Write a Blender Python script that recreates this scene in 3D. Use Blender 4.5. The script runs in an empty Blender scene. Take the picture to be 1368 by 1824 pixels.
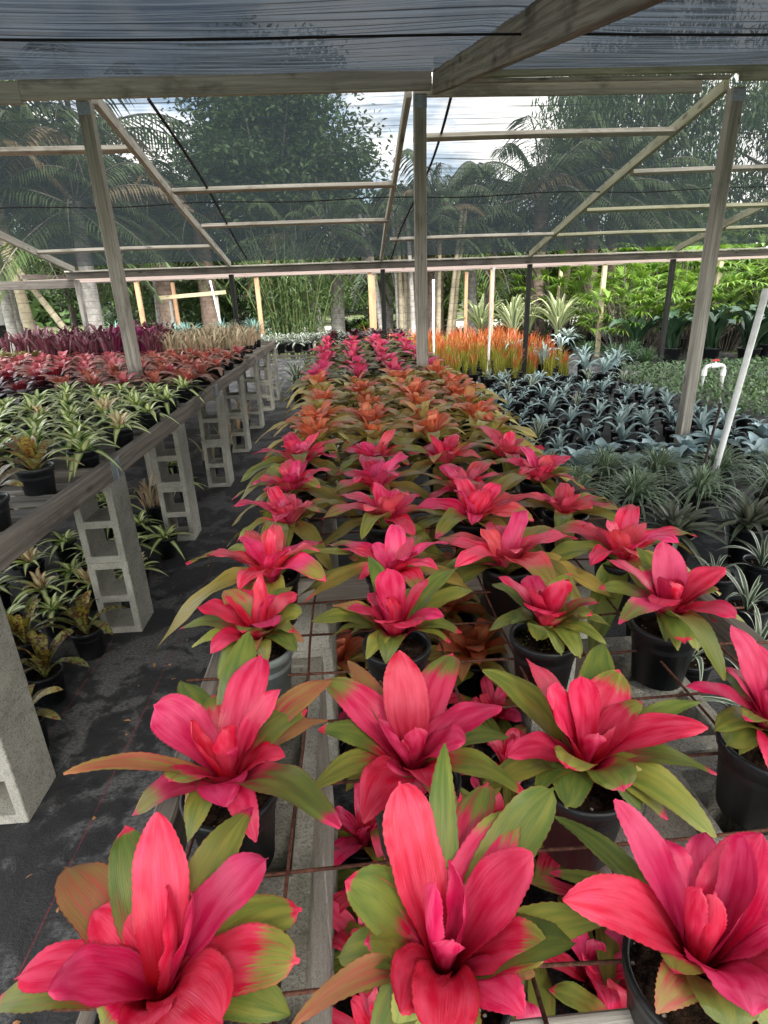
import bpy, math, random
import numpy as np
from mathutils import Vector, Matrix, Euler

# ------------------------------------------------------------------ camera, world, sun, exposure
SC = bpy.context.scene
COL = SC.collection
cam_d = bpy.data.cameras.new("camera")
cam_d.sensor_fit = 'HORIZONTAL'; cam_d.sensor_width = 36.0
cam_d.lens = 36.0 * 1020.4 / 1368.0
cam_d.clip_start = 0.02; cam_d.clip_end = 500.0
cam = bpy.data.objects.new("camera", cam_d); COL.objects.link(cam)
def cam_matrix(pitch, yaw, roll, loc):
    F = Vector((math.sin(yaw) * math.cos(pitch), math.cos(yaw) * math.cos(pitch), -math.sin(pitch)))
    R = Vector((math.cos(yaw), -math.sin(yaw), 0.0)); U = R.cross(F)
    R2 = R * math.cos(roll) - U * math.sin(roll); U2 = U * math.cos(roll) + R * math.sin(roll)
    m = Matrix((R2, U2, -F)).transposed().to_4x4(); m.translation = loc
    return m
cam.matrix_world = cam_matrix(0.371428, 0.05145, 0.036426, Vector((0, 0, 1.588)))
SC.camera = cam

SUN_EL, SUN_AZ = math.radians(46), math.radians(163)      # azimuth clockwise from +Y
world = bpy.data.worlds.new("World"); SC.world = world; world.use_nodes = True
wn = world.node_tree; wn.nodes.clear()
def wnode(t, **k):
    n = wn.nodes.new(t)
    for a, b in k.items(): setattr(n, a, b)
    return n
sky = wnode('ShaderNodeTexSky', sky_type='NISHITA', sun_disc=False, sun_elevation=SUN_EL, sun_rotation=SUN_AZ,
            altitude=0.0, air_density=1.0, dust_density=1.5, ozone_density=1.0)
tc = wnode('ShaderNodeTexCoord'); mp = wnode('ShaderNodeMapping'); mp.inputs['Scale'].default_value = (1, 1, 2.2)
mp.inputs['Location'].default_value = (.37, .1, .2)
nz = wnode('ShaderNodeTexNoise'); nz.inputs['Scale'].default_value = 2.6; nz.inputs['Detail'].default_value = 8; nz.inputs['Roughness'].default_value = .58
rp = wnode('ShaderNodeMapRange', interpolation_type='SMOOTHSTEP'); rp.inputs['From Min'].default_value = .38; rp.inputs['From Max'].default_value = .56
nz2 = wnode('ShaderNodeTexNoise'); nz2.inputs['Scale'].default_value = 5.0; nz2.inputs['Detail'].default_value = 6
cl = wnode('ShaderNodeMix', data_type='RGBA'); cl.inputs['A'].default_value = (7.2, 7.2, 7.3, 1); cl.inputs['B'].default_value = (13.6, 13.3, 12.7, 1)
mx = wnode('ShaderNodeMix', data_type='RGBA')
bg = wnode('ShaderNodeBackground'); bg.inputs['Strength'].default_value = 0.15
wo = wnode('ShaderNodeOutputWorld')
for a, b in ((tc.outputs['Generated'], mp.inputs['Vector']), (mp.outputs['Vector'], nz.inputs['Vector']), (mp.outputs['Vector'], nz2.inputs['Vector']),
             (nz.outputs['Fac'], rp.inputs['Value']), (nz2.outputs['Fac'], cl.inputs['Factor']), (rp.outputs['Result'], mx.inputs['Factor']),
             (sky.outputs['Color'], mx.inputs['A']), (cl.outputs['Result'], mx.inputs['B']), (mx.outputs['Result'], bg.inputs['Color']),
             (bg.outputs['Background'], wo.inputs['Surface'])):
    wn.links.new(a, b)
sun_d = bpy.data.lights.new("sun", 'SUN'); sun_d.energy = 1.5; sun_d.angle = math.radians(11); sun_d.color = (1.0, .95, .87)
sun = bpy.data.objects.new("sun", sun_d); COL.objects.link(sun)
sdir = Vector((math.sin(SUN_AZ) * math.cos(SUN_EL), math.cos(SUN_AZ) * math.cos(SUN_EL), math.sin(SUN_EL)))
sun.rotation_euler = sdir.to_track_quat('Z', 'Y').to_euler(); sun.location = (0, 0, 12)
SC.view_settings.view_transform = 'Standard'; SC.view_settings.look = 'None'
SC.view_settings.exposure = 1.9; SC.view_settings.gamma = 1.0
SC.render.engine = 'CYCLES'
SC.cycles.max_bounces = 8; SC.cycles.diffuse_bounces = 4; SC.cycles.glossy_bounces = 2; SC.cycles.transmission_bounces = 4
SC.cycles.transparent_max_bounces = 12; SC.cycles.caustics_reflective = False; SC.cycles.caustics_refractive = False

# ------------------------------------------------------------------ materials
class NT:
    def __init__(s, name):
        s.m = bpy.data.materials.new(name); s.m.use_nodes = True; s.t = s.m.node_tree; s.t.nodes.clear()
        s.out = s.t.nodes.new('ShaderNodeOutputMaterial')
    def n(s, t, ins=None, **k):
        n = s.t.nodes.new(t)
        for a, b in k.items(): setattr(n, a, b)
        for a, b in (ins or {}).items():
            if hasattr(b, 'is_output') or hasattr(b, 'node'): s.t.links.new(b, n.inputs[a])
            else: n.inputs[a].default_value = b
        return n
    def math(s, op, a, b=0.0, c=0.0):
        n = s.n('ShaderNodeMath', operation=op)
        for i, v in enumerate((a, b, c)):
            if hasattr(v, 'node'): s.t.links.new(v, n.inputs[i])
            else: n.inputs[i].default_value = v
        return n.outputs[0]
    def mix(s, f, a, b, blend='MIX'):
        n = s.n('ShaderNodeMix', data_type='RGBA', blend_type=blend)
        for k, v in (('Factor', f), ('A', a), ('B', b)):
            if hasattr(v, 'node'): s.t.links.new(v, n.inputs[k])
            else: n.inputs[k].default_value = v if k == 'Factor' else (*v[:3], 1)
        return n.outputs['Result']
    def rng(s, v, a, b, lo=0.0, hi=1.0):
        return s.n('ShaderNodeMapRange', {'Value': v, 'From Min': a, 'From Max': b, 'To Min': lo, 'To Max': hi}, interpolation_type='SMOOTHSTEP').outputs['Result']
    def noise(s, vec, scale, detail=2.0, rough=.5, dist=0.0):
        return s.n('ShaderNodeTexNoise', {'Vector': vec, 'Scale': scale, 'Detail': detail, 'Roughness': rough, 'Distortion': dist}).outputs['Fac']
    def xyz(s, x, y, z):
        n = s.n('ShaderNodeCombineXYZ')
        for i, v in enumerate((x, y, z)):
            if hasattr(v, 'node'): s.t.links.new(v, n.inputs[i])
            else: n.inputs[i].default_value = v
        return n.outputs[0]
    def bump(s, h, strength=.3, dist=.01):
        return s.n('ShaderNodeBump', {'Height': h, 'Strength': strength, 'Distance': dist}).outputs['Normal']
    def surf(s, col, rough=.5, spec=.4, normal=None, metallic=0.0):
        p = s.n('ShaderNodeBsdfPrincipled')
        for k, v in (('Base Color', col), ('Roughness', rough), ('Specular IOR Level', spec), ('Metallic', metallic)):
            if hasattr(v, 'node'): s.t.links.new(v, p.inputs[k])
            else: p.inputs[k].default_value = (*v[:3], 1) if k == 'Base Color' else v
        if normal is not None: s.t.links.new(normal, p.inputs['Normal'])
        return p.outputs['BSDF']
    def done(s, sh):
        s.t.links.new(sh, s.out.inputs['Surface']); return s.m

def leaf_mat(name, A, B, Cc, D, stripe=None, sw=(.25, .45), edge=False, samt=.9, bands=None, rough=.36, spec=.5, trans=.16, tan=(.42, .2, .07), ku=26, amp=.62, vdark=None, specks=False, dk=.75):
    """leaf pigment: A/B heart colours, Cc/D outer colours, chosen by the leaf attribute R; stripes run along the leaf"""
    s = NT(name)
    at = s.n('ShaderNodeAttribute', attribute_name='leaf', attribute_type='GEOMETRY')
    sp = s.n('ShaderNodeSeparateColor', {'Color': at.outputs['Color']})
    g, sen, rnd = sp.outputs
    uv = s.n('ShaderNodeSeparateXYZ', {'Vector': s.n('ShaderNodeUVMap', uv_map='uv').outputs['UV']})
    u, v = uv.outputs[0], uv.outputs[1]
    ro = s.math('MULTIPLY', rnd, 53.0)
    streak = s.noise(s.xyz(s.math('MULTIPLY_ADD', u, float(ku), ro), s.math('MULTIPLY', v, 2.6), ro), 1.0, 3, .6)
    soft = s.noise(s.xyz(s.math('MULTIPLY_ADD', u, 5.0, ro), s.math('MULTIPLY', v, 3.0), s.math('ADD', ro, 9.0)), 1.0, 2, .5)
    val = s.math('MULTIPLY_ADD', s.math('SUBTRACT', streak, .5), amp, g)
    val = s.math('MULTIPLY_ADD', s.math('SUBTRACT', soft, .5), .5, val)
    fac = s.rng(val, .28, .70)
    fine = s.noise(s.xyz(s.math('MULTIPLY_ADD', u, 60.0, ro), s.math('MULTIPLY', v, 1.5), ro), 1.0, 2, .6)
    mixn = s.rng(s.math('ADD', s.math('MULTIPLY', soft, .65), s.math('MULTIPLY', fine, .35)), .35, .65)
    lf = s.math('FRACT', s.math('MULTIPLY', rnd, 13.7))
    og = s.mix(s.math('MULTIPLY', s.rng(lf, .25, .75), dk), s.mix(mixn, Cc, D), s.mix(mixn, tuple(x * y for x, y in zip(Cc, (.42, .62, .8))), Cc))
    col = s.mix(fac, s.mix(mixn, A, B), og)
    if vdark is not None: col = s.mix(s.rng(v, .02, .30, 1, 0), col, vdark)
    d = s.math('MULTIPLY', s.math('ABSOLUTE', s.math('SUBTRACT', u, .5)), 2.0)
    d = s.math('MULTIPLY_ADD', s.math('SUBTRACT', streak, .5), .35, d)
    if stripe is not None:
        f = s.rng(d, sw[0], sw[1]) if edge else s.rng(d, sw[0], sw[1], 1, 0)
        col = s.mix(s.math('MULTIPLY', f, samt), col, stripe)
    if bands is not None:
        bn = s.noise(s.xyz(s.math('MULTIPLY_ADD', u, 2.0, ro), s.math('MULTIPLY', v, 17.0), ro), 1.0, 3, .6)
        col = s.mix(s.rng(bn, .47, .57), col, bands)
    if specks:
        vo = s.n('ShaderNodeTexVoronoi', {'Vector': s.xyz(s.math('MULTIPLY_ADD', u, 5.0, ro), s.math('MULTIPLY', v, 14.0), ro), 'Scale': 1.0})
        keep = s.n('ShaderNodeSeparateColor', {'Color': vo.outputs['Color']}).outputs[0]
        f = s.math('MULTIPLY', s.rng(vo.outputs['Distance'], .03, .07, 1, 0), s.rng(keep, .8, .82))
        col = s.mix(s.math('MULTIPLY', f, .75), col, (.12, .03, .02))
    col = s.mix(sen, col, tan)
    col = s.mix(s.rng(fine, .52, .75, 0, .16), col, (.0, .0, .0), 'MIX')
    if specks: col = s.mix(s.math('MULTIPLY', s.rng(s.math('MULTIPLY', s.math('ABSOLUTE', s.math('SUBTRACT', u, .5)), 2.0), .955, .985), .6), col, (.24, .03, .02))
    hs = s.n('ShaderNodeHueSaturation', {'Color': col, 'Value': s.rng(rnd, 0, 1, .84, 1.14), 'Hue': s.rng(s.math('FRACT', s.math('MULTIPLY', rnd, 7.0)), 0, 1, .493, .507)}).outputs['Color']
    nb = s.bump(s.math('ADD', fine, s.math('MULTIPLY', streak, .6)), .22, .003)
    p = s.surf(hs, s.rng(soft, .3, .7, rough - .08, rough + .06), spec, nb)
    tr = s.n('ShaderNodeBsdfTranslucent', {'Color': hs, 'Normal': nb}).outputs['BSDF']
    ms = s.n('ShaderNodeMixShader', {'Fac': trans, 1: p, 2: tr}).outputs['Shader']
    return s.done(ms)

M = {}
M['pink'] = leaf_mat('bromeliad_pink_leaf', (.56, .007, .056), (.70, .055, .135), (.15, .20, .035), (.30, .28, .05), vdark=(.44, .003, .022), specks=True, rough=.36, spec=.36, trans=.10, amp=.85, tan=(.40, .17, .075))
M['pink_brightened'] = leaf_mat('bromeliad_brightened_pink_leaf', (.80, .016, .085), (.90, .10, .22), (.18, .22, .04), (.34, .30, .06), specks=False, rough=.33, spec=.4, trans=.14, amp=.8, tan=(.5, .2, .08))  # hero pink made lighter to offset the weak light on the middle rows
M['pinkfar'] = leaf_mat('bromeliad_far_pink_leaf', (.80, .03, .14), (.88, .12, .26), (.13, .17, .04), (.30, .25, .10), tan=(.4, .2, .08))
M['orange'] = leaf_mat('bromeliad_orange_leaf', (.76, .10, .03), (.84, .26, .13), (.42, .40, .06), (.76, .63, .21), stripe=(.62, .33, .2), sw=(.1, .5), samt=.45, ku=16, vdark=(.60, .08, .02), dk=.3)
M['white'] = leaf_mat('bromeliad_cream_striped_leaf', (.55, .24, .20), (.62, .40, .25), (.17, .30, .05), (.25, .38, .07), stripe=(.82, .82, .42), sw=(.35, .72), samt=.92, ku=14, amp=.4)
M['coral'] = leaf_mat('bromeliad_coral_leaf', (.44, .075, .05), (.50, .17, .12), (.28, .11, .065), (.24, .16, .08), stripe=(.55, .27, .2), sw=(.1, .5), samt=.35, ku=16)
M['rosecoral'] = leaf_mat('bromeliad_rose_leaf', (.52, .06, .09), (.55, .18, .18), (.34, .13, .10), (.26, .20, .09), ku=16)
M['maroon'] = leaf_mat('bromeliad_maroon_leaf', (.17, .008, .015), (.20, .02, .03), (.05, .014, .02), (.10, .04, .055), rough=.3)
M['darkred'] = leaf_mat('bromeliad_dark_leaf', (.055, .01, .014), (.09, .02, .025), (.028, .014, .016), (.05, .03, .03), rough=.3)
M['starwhite'] = leaf_mat('bromeliad_white_star_leaf', (.55, .58, .42), (.70, .72, .60), (.06, .10, .04), (.12, .16, .07), stripe=(.72, .74, .64), sw=(.3, .75), samt=.9)
M['ribbon'] = leaf_mat('ribbon_variegated_leaf', (.05, .09, .05), (.08, .13, .07), (.06, .10, .05), (.10, .15, .08), stripe=(.62, .66, .52), sw=(.45, .7), edge=True)
M['purple'] = leaf_mat('bromeliad_purple_leaf', (.16, .022, .045), (.26, .085, .12), (.10, .018, .03), (.22, .10, .11), rough=.42)
M['purplebright'] = leaf_mat('bromeliad_bright_purple_leaf', (.26, .012, .10), (.32, .04, .16), (.22, .012, .07), (.26, .06, .12), rough=.42)
M['beige'] = leaf_mat('bromeliad_beige_leaf', (.45, .27, .20), (.55, .42, .28), (.38, .30, .16), (.58, .50, .33), rough=.5)
M['tiger'] = leaf_mat('bromeliad_tiger_leaf', (.32, .28, .03), (.38, .32, .06), (.20, .23, .05), (.30, .33, .11), bands=(.10, .022, .018), rough=.35)
M['oliveold'] = leaf_mat('bromeliad_olive_leaf', (.34, .30, .05), (.36, .24, .05), (.22, .24, .06), (.34, .33, .12), bands=(.20, .07, .03), rough=.35)
M['flame'] = leaf_mat('flame_grass_leaf', (.22, .24, .03), (.36, .33, .05), (.48, .085, .02), (.56, .20, .05), ku=5, amp=.6, trans=.3)
M['agave'] = leaf_mat('agave_blue_leaf', (.34, .45, .43), (.42, .53, .51), (.28, .38, .36), (.38, .49, .47), rough=.5, trans=.05, tan=(.4, .36, .2))
M['cabbage'] = leaf_mat('agave_pale_leaf', (.31, .43, .43), (.38, .50, .50), (.27, .38, .38), (.34, .46, .46), rough=.55, trans=.05)
M['mound'] = leaf_mat('mound_striped_leaf', (.06, .13, .05), (.085, .17, .065), (.04, .09, .04), (.07, .14, .055), stripe=(.52, .60, .42), sw=(.35, .75), edge=True, samt=.75)
M['spiky'] = leaf_mat('spiky_grey_leaf', (.12, .14, .095), (.15, .17, .12), (.09, .125, .07), (.13, .165, .10), rough=.5, trans=.08, tan=(.16, .10, .08))
M['furcraea'] = leaf_mat('sword_variegated_leaf', (.22, .32, .14), (.30, .40, .20), (.20, .29, .12), (.27, .36, .17), stripe=(.62, .64, .36), sw=(.3, .6), edge=True, trans=.25)
M['silver'] = leaf_mat('silver_rosette_leaf', (.40, .47, .42), (.5, .55, .5), (.25, .34, .26), (.36, .43, .36), rough=.55, trans=.1)
M['teal'] = leaf_mat('teal_spiky_leaf', (.12, .24, .20), (.18, .31, .27), (.10, .19, .16), (.2, .31, .27), rough=.5, trans=.15)
M['darkleaf'] = leaf_mat('dark_paddle_leaf', (.022, .052, .026), (.035, .075, .035), (.02, .05, .022), (.04, .085, .04), rough=.35, trans=.12)
M['fan'] = leaf_mat('fan_palm_leaf', (.14, .25, .03), (.22, .34, .045), (.10, .20, .028), (.19, .31, .04), rough=.4, trans=.35)
M['finegreen'] = leaf_mat('fine_green_leaf', (.05, .11, .04), (.08, .15, .05), (.04, .09, .035), (.08, .14, .05), rough=.5, trans=.2)
M['cover'] = leaf_mat('ground_cover_leaf', (.085, .16, .055), (.13, .21, .08), (.07, .13, .05), (.14, .20, .09), rough=.5, trans=.2)
M['palm'] = leaf_mat('palm_frond_leaf', (.08, .135, .045), (.13, .18, .06), (.07, .11, .04), (.13, .16, .07), rough=.42, trans=.3, tan=(.24, .17, .09))
M['tree'] = leaf_mat('tree_leaf', (.075, .135, .045), (.12, .19, .06), (.06, .11, .035), (.11, .17, .05), rough=.45, trans=.3)
M['treelight'] = leaf_mat('tree_light_leaf', (.17, .27, .035), (.28, .38, .05), (.13, .22, .03), (.24, .33, .05), rough=.45, trans=.45)
M['bamboo'] = leaf_mat('bamboo_leaf', (.06, .115, .03), (.10, .16, .045), (.055, .10, .027), (.10, .15, .045), rough=.45, trans=.35)

def wood_mat(name, c0, c1, c2, grain=55, knots=True, stain=None):
    s = NT(name)
    at = s.n('ShaderNodeAttribute', attribute_name='leaf', attribute_type='GEOMETRY')
    rnd = s.n('ShaderNodeSeparateColor', {'Color': at.outputs['Color']}).outputs[2]
    uv = s.n('ShaderNodeSeparateXYZ', {'Vector': s.n('ShaderNodeUVMap', uv_map='uv').outputs['UV']})
    u, v = uv.outputs[0], uv.outputs[1]
    ro = s.math('MULTIPLY', rnd, 41.0)
    wob = s.noise(s.xyz(s.math('MULTIPLY', u, 1.6), s.math('MULTIPLY', v, 6.0), ro), 1.0, 3)
    g1 = s.noise(s.xyz(s.math('MULTIPLY', u, 1.2), s.math('MULTIPLY_ADD', wob, 2.0, s.math('MULTIPLY', v, float(grain))), ro), 1.0, 4, .65)
    g2 = s.noise(s.xyz(s.math('MULTIPLY', u, 5.0), s.math('MULTIPLY', v, grain * 4.0), ro), 1.0, 2, .6)
    st = s.noise(s.xyz(s.math('MULTIPLY', u, 2.2), s.math('MULTIPLY', v, 5.0), s.math('ADD', ro, 5.0)), 1.0, 5, .65)
    col = s.mix(s.rng(g1, .32, .68), c1, c0)
    col = s.mix(s.math('MULTIPLY', s.rng(g2, .5, .72), .40), col, c2)
    col = s.mix(s.math('MULTIPLY', s.rng(st, .50, .68), .55), col, c2)
    if stain: col = s.mix(s.math('MULTIPLY', s.rng(st, .50, .34), .6), col, stain)
    if knots:
        vo = s.n('ShaderNodeTexVoronoi', {'Vector': s.xyz(s.math('MULTIPLY', u, 2.6), s.math('MULTIPLY', v, 7.0), ro), 'Scale': 1.0})
        col = s.mix(s.math('MULTIPLY', s.rng(vo.outputs['Distance'], .05, .16, 1, 0), .6), col, tuple(x * .45 for x in c2))
    nb = s.bump(s.math('ADD', g1, s.math('MULTIPLY', g2, .5)), .5, .004)
    return s.done(s.surf(col, .8, .2, nb))
M['wood'] = wood_mat('weathered_wood', (.62, .585, .52), (.42, .39, .335), (.13, .115, .10))
M['woodgreen'] = wood_mat('mossy_wood', (.52, .51, .37), (.38, .37, .255), (.16, .15, .10))
M['wooddark'] = wood_mat('dark_stained_wood', (.36, .335, .295), (.17, .155, .14), (.04, .036, .032))
M['woodblack'] = wood_mat('black_post_wood', (.035, .034, .032), (.018, .018, .017), (.006, .006, .006))
M['woodeave'] = wood_mat('dark_eave_wood', (.13, .115, .10), (.065, .058, .05), (.02, .018, .016))
M['woodpost'] = wood_mat('post_wood', (.43, .40, .345), (.25, .23, .195), (.08, .07, .06))
M['woodbench'] = wood_mat('bench_wood', (.26, .225, .19), (.14, .12, .10), (.05, .043, .037))
M['woodpale'] = wood_mat('pale_pink_wood', (.28, .225, .20), (.21, .165, .145), (.20, .145, .12))
M['woodnew'] = wood_mat('new_orange_wood', (.52, .33, .19), (.42, .25, .14), (.26, .14, .08))
M['woodyellow'] = wood_mat('pale_yellow_wood', (.52, .45, .29), (.42, .36, .22), (.26, .2, .12))

def simple(name, col, rough=.5, spec=.4, var=.15, scale=20.0, bump=0.0, dust=None, metallic=0.0):
    s = NT(name)
    po = s.n('ShaderNodeTexCoord').outputs['Object']
    n1 = s.noise(po, scale, 5, .6)
    c = s.mix(s.rng(n1, .3, .7), tuple(x * (1 - var) for x in col), tuple(min(1, x * (1 + var)) for x in col))
    if dust: c = s.mix(s.math('MULTIPLY', s.rng(s.noise(po, scale * .35, 6, .7), .5, .72), .6), c, dust)
    nb = s.bump(n1, bump, .01) if bump else None
    return s.done(s.surf(c, rough, spec, nb, metallic))
M['pot'] = simple('black_pot_plastic', (.0095, .0105, .012), .4, .42, .3, 14, .05, dust=(.055, .056, .056))
M['potgrey'] = simple('grey_pot_plastic', (.19, .22, .21), .45, .4, .2, 18, .05, dust=(.34, .36, .34))
M['rust'] = simple('rusty_wire', (.11, .045, .03), .85, .2, .5, 120, .3)
M['pvc'] = simple('white_pvc', (.74, .75, .72), .4, .4, .05, 30, 0, dust=(.50, .50, .45))
M['redplastic'] = simple('red_plastic', (.55, .02, .015), .4, .5, .1, 30)
M['cable'] = simple('black_cable', (.008, .008, .009), .6, .3, .2, 20)
M['zinc'] = simple('zinc_strap', (.36, .40, .42), .42, .5, .15, 40, .05, dust=(.22, .23, .24), metallic=.7)
M['rod'] = simple('dark_rod', (.06, .045, .04), .8, .2, .4, 60)
M['trunk'] = simple('tree_bark', (.13, .115, .10), .9, .2, .45, 9, .5)
M['white_paint'] = simple('white_paint', (.78, .78, .76), .4, .4, .04, 5)
M['darkglass'] = simple('dark_glass', (.02, .022, .025), .1, .5, .1, 5)
M['tyre'] = simple('tyre_rubber', (.02, .02, .02), .8, .3, .1, 5)
M['canemat'] = simple('bamboo_cane', (.085, .11, .035), .45, .4, .4, 3)

def trunk_mat(name, c0, c1, ring):
    s = NT(name)
    uv = s.n('ShaderNodeSeparateXYZ', {'Vector': s.n('ShaderNodeUVMap', uv_map='uv').outputs['UV']})
    po = s.n('ShaderNodeTexCoord').outputs['Object']
    n1 = s.noise(po, 6.0, 5, .65)
    r = s.math('FRACT', s.math('ADD', s.math('MULTIPLY', uv.outputs[0], ring), s.math('MULTIPLY', n1, .5)))
    line = s.rng(r, .0, .16, 1, 0)
    col = s.mix(s.rng(n1, .35, .65), c0, c1)
    col = s.mix(s.math('MULTIPLY', line, .7), col, tuple(x * .4 for x in c0))
    return s.done(s.surf(col, .85, .2, s.bump(s.math('ADD', n1, s.math('MULTIPLY', line, -.6)), .6, .02)))
M['palmgrey'] = trunk_mat('grey_palm_trunk', (.22, .205, .185), (.38, .36, .33), 7.0)
M['palmbrown'] = trunk_mat('brown_palm_trunk', (.17, .12, .095), (.29, .22, .175), 9.0)
M['palmtan'] = trunk_mat('tan_palm_trunk', (.21, .18, .12), (.30, .265, .18), 5.0)

def block_mat():
    s = NT('concrete_block')
    po = s.n('ShaderNodeTexCoord').outputs['Object']
    ob = s.n('ShaderNodeObjectInfo').outputs['Random']
    v = s.n('ShaderNodeVectorMath', {0: po, 1: s.xyz(s.math('MULTIPLY', ob, 30.0), 0, 0)}, operation='ADD').outputs[0]
    n1 = s.noise(v, 9.0, 5, .6); n2 = s.noise(v, 210.0, 3, .7); n3 = s.noise(v, 60.0, 3, .6)
    col = s.mix(s.rng(n1, .3, .7), (.37, .36, .31), (.49, .475, .41))
    col = s.mix(s.math('MULTIPLY', s.rng(n2, .52, .64), .7), col, (.15, .145, .12))
    col = s.mix(s.math('MULTIPLY', s.rng(n3, .55, .68), .5), col, (.2, .195, .16))
    col = s.mix(s.math('MULTIPLY', s.rng(s.noise(v, 5.0, 6, .7), .54, .7), .55), col, (.16, .16, .11))
    h = s.math('ADD', s.math('MULTIPLY', n2, .6), s.math('MULTIPLY', n3, .6))
    return s.done(s.surf(col, .92, .15, s.bump(h, 1.0, .009)))
M['block'] = block_mat()

def soil_mat():
    s = NT('potting_soil')
    po = s.n('ShaderNodeTexCoord').outputs['Object']
    n1 = s.noise(po, 70.0, 4, .7)
    col = s.mix(s.rng(n1, .35, .68), (.008, .006, .005), (.06, .038, .026))
    vo = s.n('ShaderNodeTexVoronoi', {'Vector': po, 'Scale': 130.0})
    k = s.n('ShaderNodeSeparateColor', {'Color': vo.outputs['Color']}).outputs[0]
    col = s.mix(s.math('MULTIPLY', s.rng(vo.outputs['Distance'], .28, .36, 1, 0), s.rng(k, .9, .92)), col, (.55, .53, .46))
    return s.done(s.surf(col, .95, .1, s.bump(n1, 1.0, .012)))
M['soil'] = soil_mat()

def mat_ground():
    s = NT('woven_weed_mat')
    po = s.n('ShaderNodeTexCoord').outputs['Object']
    big = s.noise(po, 2.6, 3, .55, .6); med = s.noise(po, 11.0, 5, .65, .3)
    sep = s.n('ShaderNodeSeparateXYZ', {'Vector': po})
    fl = s.noise(s.xyz(s.math('MULTIPLY', sep.outputs[0], 70.0), s.math('MULTIPLY', sep.outputs[1], 120.0), 0.0), 1.0, 4, .7)
    patch = s.rng(s.math('ADD', s.math('MULTIPLY', big, .7), s.math('MULTIPLY', med, .4)), .53, .60)
    f = s.math('MULTIPLY', patch, s.rng(fl, .36, .60, .16, 1.0))
    f = s.math('ADD', f, s.math('MULTIPLY', s.rng(fl, .66, .76), .14))
    wet = s.rng(med, .58, .70)
    col = s.mix(s.rng(med, .3, .7), (.018, .018, .020), (.032, .032, .034))
    col = s.mix(s.math('MULTIPLY', wet, .55), col, (.009, .009, .010))
    col = s.mix(f, col, (.115, .115, .115))
    wv = s.n('ShaderNodeTexWave', {'Vector': po, 'Scale': 95.0, 'Distortion': .6}, bands_direction='DIAGONAL').outputs['Fac']
    col = s.mix(.22, col, s.mix(wv, (.0, .0, .0), (.05, .05, .05)), 'ADD')
    x = s.math('ADD', sep.outputs[0], .905)
    x = s.math('ADD', x, s.math('MULTIPLY', s.noise(po, .7, 1), .03))
    ln = s.math('ABSOLUTE', s.math('SUBTRACT', s.math('FRACT', s.math('MULTIPLY_ADD', x, 3.0, .5)), .5))
    col = s.mix(s.math('MULTIPLY', s.rng(ln, .004, .010, 1, 0), s.rng(med, .35, .55, .15, .7)), col, (.20, .035, .05))
    return s.done(s.surf(col, s.rng(med, .3, .7, .55, .8), .3, s.bump(s.math('ADD', fl, s.math('MULTIPLY', med, 3.0)), .5, .006)))
M['weedmat'] = mat_ground()
def mat_earth():
    s = NT('mulch_and_grass')
    po = s.n('ShaderNodeTexCoord').outputs['Object']
    n1 = s.noise(po, .35, 5, .6); n2 = s.noise(po, 8.0, 5, .7)
    col = s.mix(s.rng(n1, .42, .58), (.10, .085, .065), (.10, .15, .045))
    col = s.mix(s.math('MULTIPLY', s.rng(n2, .45, .7), .6), col, (.24, .22, .16))
    return s.done(s.surf(col, .95, .1, s.bump(n2, .8, .03)))
M['earth'] = mat_earth()
M['sand'] = simple('sandy_track', (.62, .58, .50), .95, .1, .15, 3, .3)

def net_mat(name, lo, hi, glow, glow2=None):
    s = NT(name)
    uv = s.n('ShaderNodeSeparateXYZ', {'Vector': s.n('ShaderNodeUVMap', uv_map='uv').outputs['UV']})
    u, v = uv.outputs[0], uv.outputs[1]
    wob = s.noise(s.xyz(s.math('MULTIPLY', u, .35), s.math('MULTIPLY', v, 2.0), 0.0), 1.0, 3)
    vv = s.math('MULTIPLY_ADD', wob, .10, v)
    lines = s.math('ABSOLUTE', s.math('SUBTRACT', s.math('FRACT', s.math('MULTIPLY', vv, 9.0)), .5))
    ln = s.rng(lines, .03, .11, 1, 0)
    dens = s.noise(s.xyz(s.math('MULTIPLY', u, 1.2), s.math('MULTIPLY', v, 22.0), 3.0), 1.0, 4, .6)
    lnv = s.math('MULTIPLY', ln, s.rng(s.noise(s.xyz(s.math('MULTIPLY', u, 1.0), s.math('MULTIPLY', v, 5.0), 8.0), 1.0, 2), .4, .7))
    op = s.math('ADD', s.rng(dens, .25, .75, lo, hi), s.math('MULTIPLY', lnv, .22))
    d = s.n('ShaderNodeBsdfDiffuse', {'Color': (.011, .014, .015, 1)}).outputs['BSDF']
    gl = s.mix(s.math('MULTIPLY', s.rng(dens, .35, .68), s.math('SUBTRACT', 1.0, s.math('MULTIPLY', ln, .6))), glow, glow2 or glow)
    t = s.n('ShaderNodeBsdfTranslucent', {'Color': gl}).outputs['BSDF']
    add = s.n('ShaderNodeAddShader', {0: d, 1: t}).outputs[0]
    tr = s.n('ShaderNodeBsdfTransparent', {'Color': (1, .99, .97, 1)}).outputs['BSDF']
    return s.done(s.n('ShaderNodeMixShader', {'Fac': op, 1: tr, 2: add}).outputs['Shader'])
M['net'] = net_mat('shade_cloth', .68, .84, (.010, .013, .014))
M['netdense'] = net_mat('dense_shade_cloth', .975, 1.0, (.0045, .0058, .0072), (.024, .029, .034))

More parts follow.
